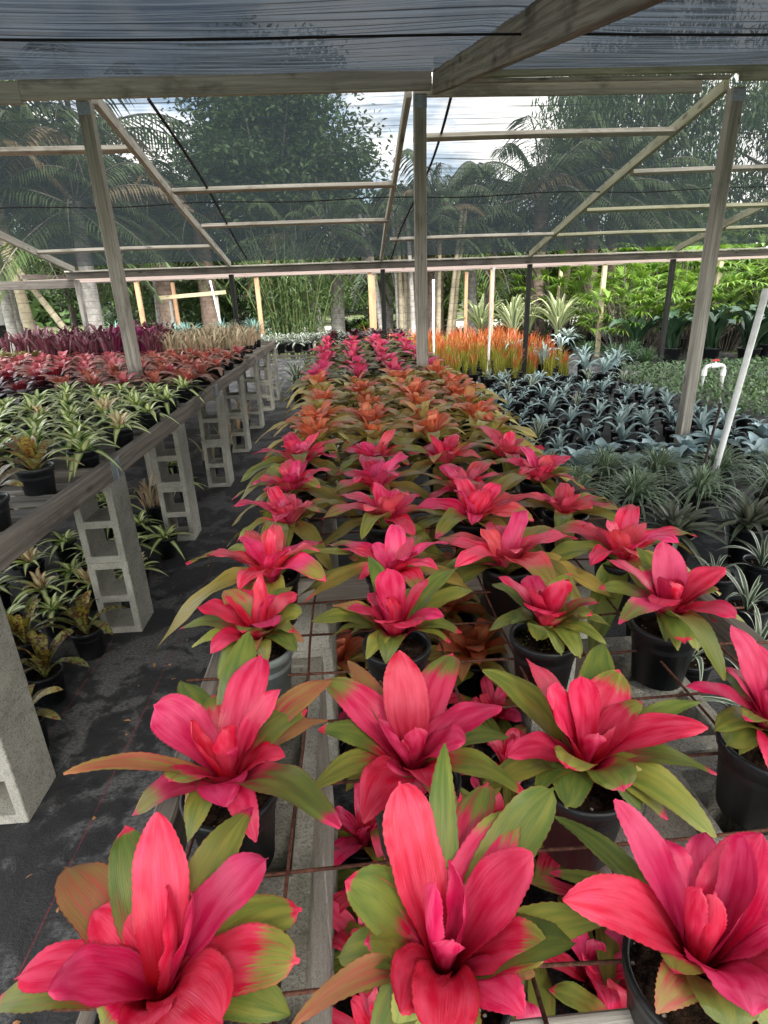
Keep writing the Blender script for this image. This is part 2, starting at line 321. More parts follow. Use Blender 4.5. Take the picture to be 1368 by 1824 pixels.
# ------------------------------------------------------------------ mesh helpers
RS = np.random.RandomState(7)
random.seed(11)
class MB:
    def __init__(s): s.V = []; s.F = []; s.C = []; s.n = 0
    def add(s, v, f, uv, col, mi=0):
        """v (N,3), f (F,k), uv (N,2) or (F,k,2), col (3,) or (N,3)"""
        v = np.asarray(v, float); f = np.asarray(f, int); uv = np.asarray(uv, float)
        if uv.ndim == 2: uv = uv[f]
        col = np.asarray(col, float)
        if col.ndim == 1: col = np.repeat(col[None], len(v), 0)
        s.V.append(v); s.C.append(col); s.F.append((f + s.n, uv, mi)); s.n += len(v)
    def mesh(s, name, mats, smooth=True):
        V = np.concatenate(s.V); C = np.concatenate(s.C)
        me = bpy.data.meshes.new(name)
        nl = sum(f.size for f, _, _ in s.F); nf = sum(len(f) for f, _, _ in s.F)
        me.vertices.add(len(V)); me.vertices.foreach_set('co', V.ravel().astype(np.float32))
        me.loops.add(nl); me.polygons.add(nf)
        me.loops.foreach_set('vertex_index', np.concatenate([f.ravel() for f, _, _ in s.F]).astype(np.int32))
        tot = np.concatenate([np.full(len(f), f.shape[1]) for f, _, _ in s.F])
        st = np.concatenate([[0], np.cumsum(tot)[:-1]])
        me.polygons.foreach_set('loop_start', st.astype(np.int32))
        me.polygons.foreach_set('material_index', np.concatenate([np.full(len(f), m) for f, _, m in s.F]).astype(np.int32))
        me.polygons.foreach_set('use_smooth', np.full(nf, smooth))
        uvl = me.uv_layers.new(name='uv')
        uvl.data.foreach_set('uv', np.concatenate([u.reshape(-1, 2) for _, u, _ in s.F]).ravel().astype(np.float32))
        a = me.attributes.new('leaf', 'FLOAT_COLOR', 'POINT')
        a.data.foreach_set('color', np.concatenate([C, np.ones((len(C), 1))], 1).ravel().astype(np.float32))
        me.update(calc_edges=True); me.validate()
        for m in mats: me.materials.append(m)
        return me
def link(name, data, parent=None, loc=None, rz=0.0, sc=None):
    o = bpy.data.objects.new(name, data); COL.objects.link(o)
    if parent is not None: o.parent = parent
    if loc is not None: o.location = loc
    if rz: o.rotation_euler = (0, 0, rz)
    if sc is not None: o.scale = (sc, sc, sc) if not hasattr(sc, '__len__') else sc
    return o
def tag(o, label=None, cat=None, group=None, kind=None):
    if label: o['label'] = label
    if cat: o['category'] = cat
    if group: o['group'] = group
    if kind: o['kind'] = kind
    elif label: o['kind'] = 'thing'
    if label and not 4 <= len(label.split()) <= 16: print('LABEL', len(label.split()), label)
    return o
def thing(name, label, cat, loc=(0, 0, 0), rz=0.0, group=None):
    return tag(link(name, None, None, loc, rz), label, cat, group)
def bevel(o, w=.004, seg=1):
    m = o.modifiers.new('bevel', 'BEVEL'); m.width = w; m.segments = seg; m.limit_method = 'ANGLE'; m.angle_limit = math.radians(40)
    return o
def board(mb, A, B, w, h, up=(0, 0, 1), bow=0.0, mi=0):
    """timber from A to B; w sideways, h along up; UV in metres: along, around; several sections so it can bow and wander a little"""
    A, B, up = Vector(A), Vector(B), Vector(up)
    T = (B - A); L = T.length; T.normalize(); S = T.cross(up).normalized(); N = S.cross(T).normalized()
    n = max(1, int(L / .5)); vs = []; uvs = []
    rnd = random.random(); ph = random.random() * 6
    for i in range(n + 1):
        t = i / n; c = A + T * L * t + N * (bow * math.sin(math.pi * t)) + S * (.004 * math.sin(ph + 2.1 * L * t))
        for a, b in ((-1, -1), (1, -1), (1, 1), (-1, 1)): vs.append(c + S * (a * w / 2) + N * (b * h / 2))
    fs = []; uv = []
    o = rnd * 9
    ar = [0, w, w + h, 2 * w + h, 2 * w + 2 * h]
    for i in range(n):
        for k in range(4):
            fs.append((i * 4 + k, i * 4 + (k + 1) % 4, i * 4 + 4 + (k + 1) % 4, i * 4 + 4 + k))
            x0, x1 = L * i / n + o, L * (i + 1) / n + o
            uv.append(((x0, ar[k] + o), (x0, ar[k + 1] + o), (x1, ar[k + 1] + o), (x1, ar[k] + o)))
    e = n * 4
    fs += [(3, 2, 1, 0), (e, e + 1, e + 2, e + 3)]
    for _ in range(2): uv.append(((o, o), (o + .003, o), (o + .003, o + h), (o, o + h)))
    mb.add([tuple(v) for v in vs], fs, uv, (0, 0, rnd), mi)
def timber(name, mat, parent, A, B, w, h, up=(0, 0, 1), bow=0.0, bv=.004):
    mb = MB(); board(mb, A, B, w, h, up, bow)
    return bevel(link(name, mb.mesh(name, [M[mat]], smooth=False), parent), bv)
def tube(mb, pts, r, seg=10, cap=True, mi=0, rnd=0.0):
    pts = [Vector(p) for p in pts]; n = len(pts); R = r if hasattr(r, '__len__') else [r] * n
    V = []; UV = []; L = 0.0
    ref = Vector((0, 0, 1)) if abs((pts[-1] - pts[0]).normalized().z) < .9 else Vector((1, 0, 0))
    for i, p in enumerate(pts):
        T = (pts[min(i + 1, n - 1)] - pts[max(i - 1, 0)]).normalized(); a = T.cross(ref).normalized(); b = a.cross(T)
        if i: L += (p - pts[i - 1]).length
        for k in range(seg):
            q = 2 * math.pi * k / seg
            V.append(p + (a * math.cos(q) + b * math.sin(q)) * R[i]); UV.append((L, k / seg))
    F = [(i * seg + k, i * seg + (k + 1) % seg, (i + 1) * seg + (k + 1) % seg, (i + 1) * seg + k) for i in range(n - 1) for k in range(seg)]
    if cap:
        for base, p in ((0, pts[0]), ((n - 1) * seg, pts[-1])):
            V.append(p); UV.append((0, 0)); c = len(V) - 1
            F += [(base + k, base + (k + 1) % seg, c, c) for k in range(seg)]
    quads = [f for f in F if f[2] != f[3]]; tris = [f[:3] for f in F if f[2] == f[3]]
    V = [tuple(v) for v in V]
    mb.add(V, quads, UV, (0, 0, rnd), mi)
    if tris:
        mb.F.append((np.array(tris) + mb.n - len(V), np.array(UV)[np.array(tris)], mi))
def lathe(mb, prof, seg=32, mi=0, rnd=0.0):
    P = np.array(prof, float); a = np.linspace(0, 2 * np.pi, seg, endpoint=False)
    V = np.stack([P[:, 0][:, None] * np.cos(a), P[:, 0][:, None] * np.sin(a), np.repeat(P[:, 1][:, None], seg, 1)], -1).reshape(-1, 3)
    UV = np.stack([np.repeat(np.arange(len(P))[:, None] / len(P), seg, 1), np.repeat(a[None] / 6.283, len(P), 0)], -1).reshape(-1, 2)
    F = [(i * seg + k, i * seg + (k + 1) % seg, (i + 1) * seg + (k + 1) % seg, (i + 1) * seg + k) for i in range(len(P) - 1) for k in range(seg)]
    mb.add(V, F, UV, (0, 0, rnd), mi)
def box(mb, lo, hi, mi=0, rnd=0.0):
    (a, b, c), (d, e, f) = lo, hi
    v = [(a, b, c), (d, b, c), (d, e, c), (a, e, c), (a, b, f), (d, b, f), (d, e, f), (a, e, f)]
    fs = [(3, 2, 1, 0), (4, 5, 6, 7), (0, 1, 5, 4), (1, 2, 6, 5), (2, 3, 7, 6), (3, 0, 4, 7)]
    mb.add(v, fs, [[(0, 0), (1, 0), (1, 1), (0, 1)]] * 6, (0, 0, rnd), mi)

# ------------------------------------------------------------------ leaves
def sstep(x, a, b):
    t = np.clip((x - a) / (b - a), 0, 1); return t * t * (3 - 2 * t)
def leaf(mb, P, az, W, nv=12, nu=5, shape='strap', chan=(.55, .12, -.12), side=0.0, twist=0.0, green=None, sen=0.0, rnd=0.0, wave=0.0, teeth=0.0, mi=0, base=.62, tipw=0.0, pw=2.2):
    """one leaf: P = 4 Bezier points in the plane of azimuth az"""
    t = np.linspace(0, 1, nv); P = np.array(P, float)
    b = np.stack([(1 - t) ** 3, 3 * t * (1 - t) ** 2, 3 * t * t * (1 - t), t ** 3], 1)
    Cc = b @ P
    db = np.stack([-3 * (1 - t) ** 2, 3 * (1 - t) ** 2 - 6 * t * (1 - t), 6 * t * (1 - t) - 3 * t * t, 3 * t * t], 1)
    T = db @ P; T /= np.linalg.norm(T, axis=1)[:, None] + 1e-9
    S0 = np.array([-math.sin(az), math.cos(az), 0.0])
    N0 = np.cross(T, S0); N0 /= np.linalg.norm(N0, axis=1)[:, None] + 1e-9
    tw = twist * t ** 1.5
    S = S0[None] * np.cos(tw)[:, None] + N0 * np.sin(tw)[:, None]; N = N0 * np.cos(tw)[:, None] - S0[None] * np.sin(tw)[:, None]
    Cc = Cc + S0[None] * (side * t ** 2)[:, None]
    if shape == 'strap':      # strap with blunt rounded end and a small point
        w = (base + (1 - base) * sstep(t, 0, .5)) * np.where(t > .62, np.sqrt(np.clip(1 - ((t - .62) / .355) ** 2.2, 0, 1)), 1)
        w = np.maximum(w, np.where(t > .9, .10 * (1.06 - t) / .1, 0))
    elif shape == 'bract':    # widest below the middle, drawn to a soft point
        w = (base + (1 - base) * sstep(t, 0, .42)) * np.clip(1 - np.clip((t - .42) / .58, 0, 1) ** pw, 0, 1) ** .8
    elif shape == 'lance':    # widest low, long taper
        w = (base + (1 - base) * sstep(t, 0, .3)) * np.clip(1 - np.clip((t - .3) / .7, 0, 1) ** 1.6, .0, 1)
    elif shape == 'oval':
        w = np.clip(np.sin(np.pi * np.clip(t * .93 + .07, 0, 1)), 0, 1) ** .7
    else:                     # grass
        w = np.clip(1 - t ** 2.2, 0, 1)
    w = np.maximum(w, tipw); w[-1] = .02
    ch = np.interp(t, [0, .45, 1], chan)
    u = np.linspace(-1, 1, nu)
    wv = wave * np.sin(t[:, None] * 17 + rnd * 40 + np.sign(u)[None] * 1.3) * (np.abs(u)[None] ** 2) * sstep(t, .15, .4)[:, None]
    ww = np.repeat(w[:, None], nu, 1)
    if teeth: ww = ww + (np.abs(u)[None] > .99) * teeth / W * (np.arange(nv) % 2)[:, None] * 2
    half = W / 2
    # bend the cross-section round an arc so the width stays true
    ang = ch[:, None] * 2.0 * u[None]
    k = np.where(np.abs(ch) < .02, .02, ch)[:, None] * 2.0
    X = np.sin(k * u[None]) / k; Y = (1 - np.cos(k * u[None])) / k
    V = Cc[:, None] + S[:, None] * (X * ww * half)[..., None] + N[:, None] * (Y * ww * half + wv * half)[..., None]
    UV = np.stack([np.repeat((u * .5 + .5)[None], nv, 0), np.repeat(t[:, None], nu, 1)], -1)
    g = green(t) if green is not None else np.zeros(nv)
    sn = sen(t) if callable(sen) else np.full(nv, sen)
    Cl = np.stack([np.repeat(np.clip(g, 0, 1)[:, None], nu, 1), np.repeat(np.clip(sn, 0, 1)[:, None], nu, 1), np.full((nv, nu), rnd)], -1)
    i, j = np.meshgrid(np.arange(nv - 1), np.arange(nu - 1), indexing='ij'); q = (i * nu + j).ravel()
    F = np.stack([q, q + 1, q + nu + 1, q + nu], 1)
    mb.add(V.reshape(-1, 3), F, UV.reshape(-1, 2), Cl.reshape(-1, 3), mi)
GREEN = {0: lambda t: .02 + .10 * sstep(t, .75, 1), 1: lambda t: .04 + .62 * sstep(t, .55, .85) - .6 * sstep(t, .93, 1),
         2: lambda t: .12 + .62 * sstep(t, .12, .6) - .75 * sstep(t, .9, .98), 3: lambda t: .60 + .3 * sstep(t, .0, .3) - .25 * sstep(t, .92, 1),
         4: lambda t: .55 + 0 * t, 5: lambda t: .98 + 0 * t}
def polar_leaf(az, L, el, droop, r0=.008, lift=None):
    """Bezier in the plane az: starts at the axis, leaves steeply, ends at radius L*cos(el), drooped"""
    D = np.array([math.cos(az), math.sin(az), 0.0]); Z = np.array([0, 0, 1.0])
    tip = D * (r0 + L * math.cos(el)) + Z * (L * math.sin(el) - droop * L)
    p0 = D * r0
    p1 = D * (r0 + .12 * L * math.cos(el)) + Z * (L * (.24 + .18 * math.sin(el)))
    p2 = D * (r0 + .62 * L * math.cos(el)) + Z * (L * (.85 * math.sin(el) + .16))
    return [p0, p1, p2, tip]
def rosette(mat, name, n, L=(.1, .2), W=(.04, .05), el=(75, 5), droop=(0, .1), shape='strap', nv=10, nu=5, chan=(.7, .15, -.15), gr=lambda r, t: .1 + .9 * r + 0 * t, jit=.25, sen=0.0, base=.62, twist=.25, wave=.05, side=.02, seed=0, tuft=0.0):
    rs = np.random.RandomState(seed); mb = MB(); az = rs.rand() * 6.28
    for i in range(n):
        r = i / max(1, n - 1); az += 2.39996 + rs.randn() * jit * .6
        l = (L[0] + (L[1] - L[0]) * r ** .8) * (1 + rs.randn() * .09); w = (W[0] + (W[1] - W[0]) * r ** .7) * (1 + rs.randn() * .07)
        e = math.radians(el[0] + (el[1] - el[0]) * r ** .85 + rs.randn() * 7)
        P = polar_leaf(az, l, e, droop[0] + (droop[1] - droop[0]) * r + abs(rs.randn()) * .03 * r, r0=.004 + .008 * r)
        if tuft:
            a2 = rs.rand() * 6.28; off = np.array([math.cos(a2), math.sin(a2), 0]) * tuft * rs.rand() ** .5; P = [p + off for p in P]
        rr = r
        leaf(mb, P, az, w, nv, nu, shape, chan, side * rs.randn(), twist * rs.randn(), (lambda t, rr=rr: gr(rr, t)),
             (sen if rs.rand() < .5 else 0.0) if not callable(sen) else sen, rs.rand(), wave, base=base)
    return mb.mesh(name, [M[mat]])

# ------------------------------------------------------------------ pots
def pot_mesh(name, r, h, mat='pot', seg=32):
    mb = MB(); b = r * .76
    lathe(mb, [(.001, 0.002), (b * .9, .002), (b, .006), (r * .955, h - .02), (r + .002, h - .019), (r + .004, h - .003), (r + .002, h), (r - .003, h), (r - .005, h - .01), (r * .93, h - .045), (r * .9, h - .05)], seg)
    return mb.mesh(name, [M[mat]])
def soil_mesh(name, r, z, seed):
    rs = np.random.RandomState(seed); mb = MB(); nr, na = 7, 24
    V = [(0, 0, z + .004)]; 
    for i in range(1, nr + 1):
        for k in range(na):
            a = 2 * math.pi * (k + .5 * (i % 2)) / na; rr = r * i / nr
            V.append((rr * math.cos(a), rr * math.sin(a), z + rs.randn() * .0022))
    F4 = [(1 + (i * na + k), 1 + (i * na + (k + 1) % na), 1 + ((i + 1) * na + (k + 1) % na), 1 + ((i + 1) * na + k)) for i in range(nr - 1) for k in range(na)]
    UV = [(v[0], v[1]) for v in V]
    mb.add(V, F4, UV, (0, 0, 0)); t = np.array([(0, 1 + k, 1 + (k + 1) % na) for k in range(na)])
    mb.F.append((t, np.array(UV)[t], 0))
    return mb.mesh(name, [M['soil']])
POTS = {'bench': (.071, .15), 'ground': (.085, .17), 'small': (.058, .11), 'big': (.20, .32), 'tall': (.10, .24)}
POT, SOIL = {}, {}
for k, (r, h) in POTS.items():
    POT[k] = pot_mesh('plant_pot', r, h); SOIL[k] = soil_mesh('potting_soil', r * .94, h - .028, len(k))
POT['grey'] = pot_mesh('grey_plant_pot', *POTS['bench'], mat='potgrey'); SOIL['grey'] = SOIL['bench']; POTS['grey'] = POTS['bench']

SPEC = {}
def species(key, mat, k=4, **kw): SPEC[key] = [rosette(mat, key + '_foliage', seed=100 * len(SPEC) + i, **kw) for i in range(k)]
USED = {}
def potted(name, key, x, y, z, label, cat, group=None, pot='bench', sc=1.0, psc=1.0, rz=None):
    i = USED.get(key, 0); USED[key] = i + 1
    t = thing(name, label, cat, (x, y, z), random.random() * 6.28 if rz is None else rz, group)
    h = POTS[pot][1]
    tl = random.uniform(.0, .13)
    p = link('pot', POT[pot], t, sc=psc); link('soil', SOIL[pot], p)
    f = link('foliage', SPEC[key][i % len(SPEC[key])], t, (0, 0, (h - .03) * psc), sc=sc)
    q = random.random() * 6.28; f.rotation_euler = (tl * math.cos(q), tl * math.sin(q), 0)
    return t
ORD = ['first', 'second', 'third', 'fourth', 'fifth', 'sixth', 'seventh', 'eighth', 'ninth', 'tenth', 'eleventh', 'twelfth', 'thirteenth', 'fourteenth', 'fifteenth', 'sixteenth', 'seventeenth', 'eighteenth', 'nineteenth', 'twentieth']

# ------------------------------------------------------------------ ground
def sheet(name, mat, x0, x1, y0, y1, z, nx=1, ny=1, amp=0.0):
    mb = MB(); X, Y = np.meshgrid(np.linspace(x0, x1, nx + 1), np.linspace(y0, y1, ny + 1), indexing='ij')
    Zz = z + amp * RS.randn(*X.shape)
    i, j = np.meshgrid(np.arange(nx), np.arange(ny), indexing='ij'); q = (i * (ny + 1) + j).ravel()
    V = np.stack([X, Y, Zz], -1).reshape(-1, 3)
    mb.add(V, np.stack([q, q + ny + 1, q + ny + 2, q + 1], 1), V[:, :2], (0, 0, 0))
    return tag(link(name, mb.mesh(name, [M[mat]])), kind='structure')
sheet('ground', 'earth', -200, 200, -40, 300, -.012)
sheet('weed_mat_floor', 'weedmat', -7, 8.5, -3, 15.5, 0.0, 100, 120, .0028)
sheet('sandy_track', 'sand', -40, 40, 23.5, 29, -.004)
sheet('sandy_yard', 'sand', -16, -6.2, 15.8, 23, -.006)

# ------------------------------------------------------------------ shade house
X0, Y1, ZR, S_, Y2, ZE = .64, 5.0735, 2.93, 2.44, 10.09, 1.985
SL = (ZE - ZR) / (Y2 - Y1)
def zs(y): return ZR + SL * (y - Y1)
SN = .213
def zn(y): return ZR - SN * (Y1 - y)
house = thing('shade_house', 'weathered timber shade house with black shade cloth over a pitched roof', 'shade house', (X0, Y1, 0))
house.location = (0, 0, 0)
for k in range(-2, 3):
    x = X0 + k * S_
    timber('post', 'woodpost', house, (x, Y1, 0), (x, Y1, ZR - .005), .092, .092, (0, 1, 0))
for k in range(-2, 4):
    x = X0 + k * S_
    timber('eave_post', 'woodblack' if k != -2 else 'wooddark', house, (x, Y2 + .03, 0), (x, Y2 + .03, ZE - .10), .072, .072, (0, 1, 0))
yb = Y1 - .07
timber('ridge_beam', 'wood', house, (-2.2, yb, 2.985), (.72, yb, 3.0), .04, .135)
timber('ridge_beam', 'wood', house, (-4.6, yb + .005, 2.975), (-2.203, yb + .005, 2.965), .04, .135)
timber('ridge_beam', 'wood', house, (.60, Y1 + .062, 2.965), (2.83, Y1 + .062, 2.955), .04, .08)
timber('ridge_beam', 'woodgreen', house, (.74, yb + .02, 3.075), (7.6, yb + .02, 3.075), .04, .13)
timber('ridge_beam', 'woodgreen', house, (3.03, yb - .035, 2.985), (7.6, yb - .035, 2.985), .04, .08)
timber('ridge_plate', 'wood', house, (.74, Y1 - .02, 3.0), (3.0, Y1 - .02, 2.99), .05, .022)
for k in range(-2, 4):
    x = X0 + k * S_ - (.0 if k else .02)
    g = 'woodgreen' if k > 0 else ('wooddark' if k == 0 else 'wood')
    xr = x - .07 * (k == 0)
    timber('rafter', 'wood' if k <= 0 else 'woodgreen', house, (x + (.05 if k < 0 else -.05), Y1 + .06, zs(Y1 + .06) + .045), (x, Y2 + .02, zs(Y2 + .02) + .05), .045, .092, bow=(-.03 if k < 0 else .02))
    if k in (0,):
        timber('rafter', 'wooddark', house, (.745, Y1 - .12, zn(Y1 - .12) + .06), (.745, .62, zn(.62) + .06), .045, .145)
    elif k == 2:
        timber('rafter', 'wood', house, (x, Y1 - .12, zn(Y1 - .12) + .06), (x, .62, zn(.62) + .06), .045, .14)
for a, b, y, g in ((-4.2, -1.80, 5.95, 0), (-1.73, .60, 6.93, 0), (-1.73, .60, 8.1, 0), (-4.2, -1.83, 9.0, 0), (.68, 3.03, 5.86, 0), (.68, 3.03, 8.94, 0),
                (3.10, 5.48, 6.76, 0), (3.10, 5.50, 7.95, 1), (3.1, 5.5, 9.0, 1), (5.56, 7.9, 8.92, 1), (5.56, 7.9, 7.4, 1)):
    timber('purlin', 'woodgreen' if g else 'wood', house, (a, y, zs(y) + .03), (b, y - .03, zs(y) + .03), .088, .038, (0, -SL, 1), bow=.008)
timber('eave_beam', 'woodeave', house, (-4.35, Y2 - .03, 1.945), (8.0, Y2 - .03, 1.935), .04, .095)
timber('eave_plate', 'wood', house, (-4.35, Y2 - .065, 2.005), (8.0, Y2 - .065, 2.0), .03, .022)
timber('side_beam', 'woodeave', house, (-9.0, Y2 + .02, 1.83), (-4.26, Y2 + .02, 1.83), .05, .13)
timber('side_post', 'wooddark', house, (-6.65, Y2 + .05, 0), (-6.65, Y2 + .05, 1.76), .08, .08, (0, 1, 0))
timber('added_valley_beam', 'wood', house, (-4.3, .58, zn(.6) + .03), (5.6, .58, zn(.6) + .03), .04, .09)  # unseen beam where the added gable behind the camera starts
# shade cloth: two sheets lying on the rafters, sagging a little between them
def cloth(name, x0, x1, ya, yb_, fz, nx, ny, mat):
    mb = MB(); X, Y = np.meshgrid(np.linspace(x0, x1, nx + 1), np.linspace(ya, yb_, ny + 1), indexing='ij')
    bay = np.abs(np.sin(np.pi * (X - X0) / S_)); tt = (Y - ya) / (yb_ - ya)
    Zz = np.vectorize(fz)(Y) + .102 - .035 * bay * np.sin(np.pi * tt) + .012 * np.sin(Y * 5.3 + X * .6) * bay + .006 * np.sin(Y * 13 + X * 1.7)
    i, j = np.meshgrid(np.arange(nx), np.arange(ny), indexing='ij'); q = (i * (ny + 1) + j).ravel()
    mb.add(np.stack([X, Y, Zz], -1).reshape(-1, 3), np.stack([q, q + ny + 1, q + ny + 2, q + 1], 1), np.stack([X, Y], -1).reshape(-1, 2), (0, 0, 0))
    return link(name, mb.mesh(name, [M[mat]]), house)
far_cloth = cloth('shade_cloth', -4.3, 8.0, Y1 - .02, Y2 + .05, zs, 80, 50, 'net')
near_cloth = cloth('shade_cloth', -4.3, 5.6, .6, Y1 - .03, lambda y: zn(y) + .03, 80, 60, 'netdense')
added_back_cloth = cloth('shade_cloth', -4.3, 5.6, -4.4, .56, lambda y: zn(.6) + .06 + .2 * (.6 - y), 60, 40, 'net')  # unseen gable sheet behind the camera, added to temper the foreground light
for xx in (-4.25, -1.75, .69, 3.13, 5.55):  # unseen rafters and ridge carrying the added gable cloth
    timber('rafter', 'wood', house, (xx, .52, zn(.6) + .10), (xx, -4.4, zn(.6) + 1.07), .045, .09)
timber('ridge_beam', 'wood', house, (-4.3, -4.42, zn(.6) + 1.0), (5.6, -4.42, zn(.6) + 1.0), .04, .135)
def strip(name, pts, r, parent):
    mb = MB(); tube(mb, pts, r, 6); return link(name, mb.mesh(name, [M['cable']]), parent)
strip('seam', [(x, 7.38 + .02 * math.sin(x * 2), zs(7.38) + .055 + .012 * math.sin(x * 3.1)) for x in np.linspace(-4.2, 7.9, 60)], .007, far_cloth)
strip('seam', [(x, 2.62 + .03 * math.sin(x * 1.3), zn(2.62) + .055 + .008 * math.sin(x * 2.3)) for x in np.linspace(-4.2, 5.5, 60)], .0045, near_cloth)
strip('irrigation_hose', [(-1.37 - .07 * t + .03 * math.sin(t * 5), Y1 + .1 + t * 4.6, zs(Y1 + .1 + t * 4.6) + .045) for t in np.linspace(0, 1, 24)], .014, house)
strip('irrigation_hose', [(.90 - .14 * t ** 2 + .03 * math.sin(t * 7), Y1 + .1 + t * 5.0, zs(Y1 + .1 + t * 5.0) + .045) for t in np.linspace(0, 1, 24)], .012, house)
for k in (-1, 0, 1):     # zinc corner straps where beam meets post
    mb = MB(); x = X0 + k * S_; box(mb, (x - .048, Y1 - .0495, ZR - .10), (x + .048, Y1 - .0465, ZR - .02)); 
    bevel(link('strap', mb.mesh('strap', [M['zinc']], False), house), .001)

# ------------------------------------------------------------------ second timber frame behind
fr = thing('open_shade_house', 'new orange timber posts under pale pink beams behind the shade house', 'shade house')
for y, xs in ((13.0, (-4.25, -1.81, .56, 3.16, 5.61, 8.13)), (16.0, (-4.33, -1.88, .78, 3.19, 5.7, 10.0))):
    for x in xs:
        timber('post', 'woodnew' if x < 4 else 'woodyellow', fr, (x, y, 0), (x + random.uniform(-.03, .03), y, 1.92), .085, .085, (0, 1, 0))
    timber('beam', 'woodpale', fr, (-6.4, y - .065, 1.95 + .05 * (y > 14)), (10.5, y - .065, 1.96 + .05 * (y > 14)), .04, .08)
for x in (-6.6, -4.25, -1.81, .6, 3.16, 5.61, 8.13, 10.4):
    timber('rafter', 'woodpale', fr, (x + .08, 12.98, 2.06), (x + .08, 16.1, 2.12), .04, .09)
mb = MB(); 
rail = thing('timber_rail', 'pale yellow timber rail nailed across two short stakes among the trunks', 'rail')
timber('rail', 'woodyellow', rail, (-4.55, 15.3, 1.56), (-2.9, 15.3, 1.64), .04, .09)
timber('stake', 'woodpost', rail, (-4.3, 15.36, 0), (-4.3, 15.36, 1.55), .06, .06, (0, 1, 0))
timber('stake', 'woodpost', rail, (-3.15, 15.36, 0), (-3.15, 15.36, 1.6), .06, .06, (0, 1, 0))

# ------------------------------------------------------------------ benches and concrete blocks
def bench(label, x0, x1, y0, y1, zt, cross, joints, wire, slats):
    t = thing('plant_bench', label, 'bench', (0, 0, 0))
    ys = [y0] + joints + [y1]
    for x in (x0, x1):
        for a, b in zip(ys[:-1], ys[1:]):
            timber('rail', 'woodbench', t, (x, a + .003, zt - .046), (x, b - .003, zt - .044), .038, .092)
    for y in cross:
        timber('cross_board', 'wood' if wire else 'woodbench', t, (x0 + .022, y, zt - .046), (x1 - .022, y + .012, zt - .046), .038, .088)
    for y in slats:
        timber('slat', 'wooddark', t, (x0 + .024, y, zt - .05), (x1 - .024, y, zt - .05), .092, .022)
    if wire:
        mb = MB()
        for x in np.arange(x0 + .06, x1, .152):
            tube(mb, [(x + .004 * math.sin(y * 9), y, zt + .0065 + .006 * math.sin(y * 4 + x * 9) ** 2) for y in np.arange(y0, y1, .16)], .0028, 6)
        for y in np.arange(y0 + .09, y1, .152):
            tube(mb, [(x, y + .004 * math.sin(x * 11), zt + .003 + .005 * math.sin(x * 6 + y * 3) ** 2) for x in np.linspace(x0 - .05, x1 + .05, 9)], .0028, 6)
        link('wire_mesh', mb.mesh('wire_mesh', [M['rust']]), t)
    for y in joints:
        for sx, xx in ((1, x1), (-1, x0)):
            if wire: continue
            b = MB(); box(b, (xx + sx * .0195, y - .055, zt - .097), (xx + sx * .0225, y + .055, zt - .003)); box(b, (xx + sx * .0225, y - .008, zt - .095), (xx + sx * .030, y + .008, zt - .006))
            bevel(link('strap', b.mesh('strap', [M['zinc']], False), t), .0015)
    return t
bench('long slatted timber bench on upright concrete blocks left of the aisle, full of small bromeliads', -4.5, -1.135, .85, 9.4, .892,
      [.9, 2.5, 4.9, 7.2, 9.36], [2.66, 4.92, 7.25], False, list(np.arange(1.05, 9.2, .17)))
bench('timber and rusty wire mesh bench holding rows of pink bromeliads right of the aisle', -.335, .905, .345, 9.6, .81,
      [.366, 1.53, 2.92, 4.3, 5.7, 7.1, 8.5, 9.58], [2.9, 5.7], True, [])
def block_mesh():
    mb = MB(); L, D, H = .397, .194, .194
    xs = [-L / 2, -L / 2 + .036, -.019, .019, L / 2 - .036, L / 2]; ys = [-D / 2, -D / 2 + .034, D / 2 - .034, D / 2]
    sol = [[not (i in (1, 3) and j == 1) for j in range(3)] for i in range(5)]
    V = []; idx = {}; F = []
    def vid(i, j, k):
        if (i, j, k) not in idx: idx[(i, j, k)] = len(V); V.append((xs[i], ys[j], k * H))
        return idx[(i, j, k)]
    for i in range(5):
        for j in range(3):
            if not sol[i][j]: continue
            F += [(vid(i, j, 1), vid(i + 1, j, 1), vid(i + 1, j + 1, 1), vid(i, j + 1, 1)), (vid(i, j + 1, 0), vid(i + 1, j + 1, 0), vid(i + 1, j, 0), vid(i, j, 0))]
            for di, dj, a, b in ((0, -1, (i, j), (i + 1, j)), (1, 0, (i + 1, j), (i + 1, j + 1)), (0, 1, (i + 1, j + 1), (i, j + 1)), (-1, 0, (i, j + 1), (i, j))):
                ii, jj = i + di, j + dj
                if not (0 <= ii < 5 and 0 <= jj < 3 and sol[ii][jj]):
                    F.append((vid(*a, 0), vid(*b, 0), vid(*b, 1), vid(*a, 1)))
    mb.add(V, F, [(v[0], v[1]) for v in V], (0, 0, .3))
    return mb.mesh('concrete_block', [M['block']], False)
BLK = block_mesh()
def block(loc, rot, label, group):
    o = link('concrete_block', BLK, None, loc); o.rotation_euler = rot
    return tag(bevel(o, .005, 2), label, 'concrete block', group)
UP = Matrix(((0, 1, 0), (0, 0, 1), (1, 0, 0))).to_euler()
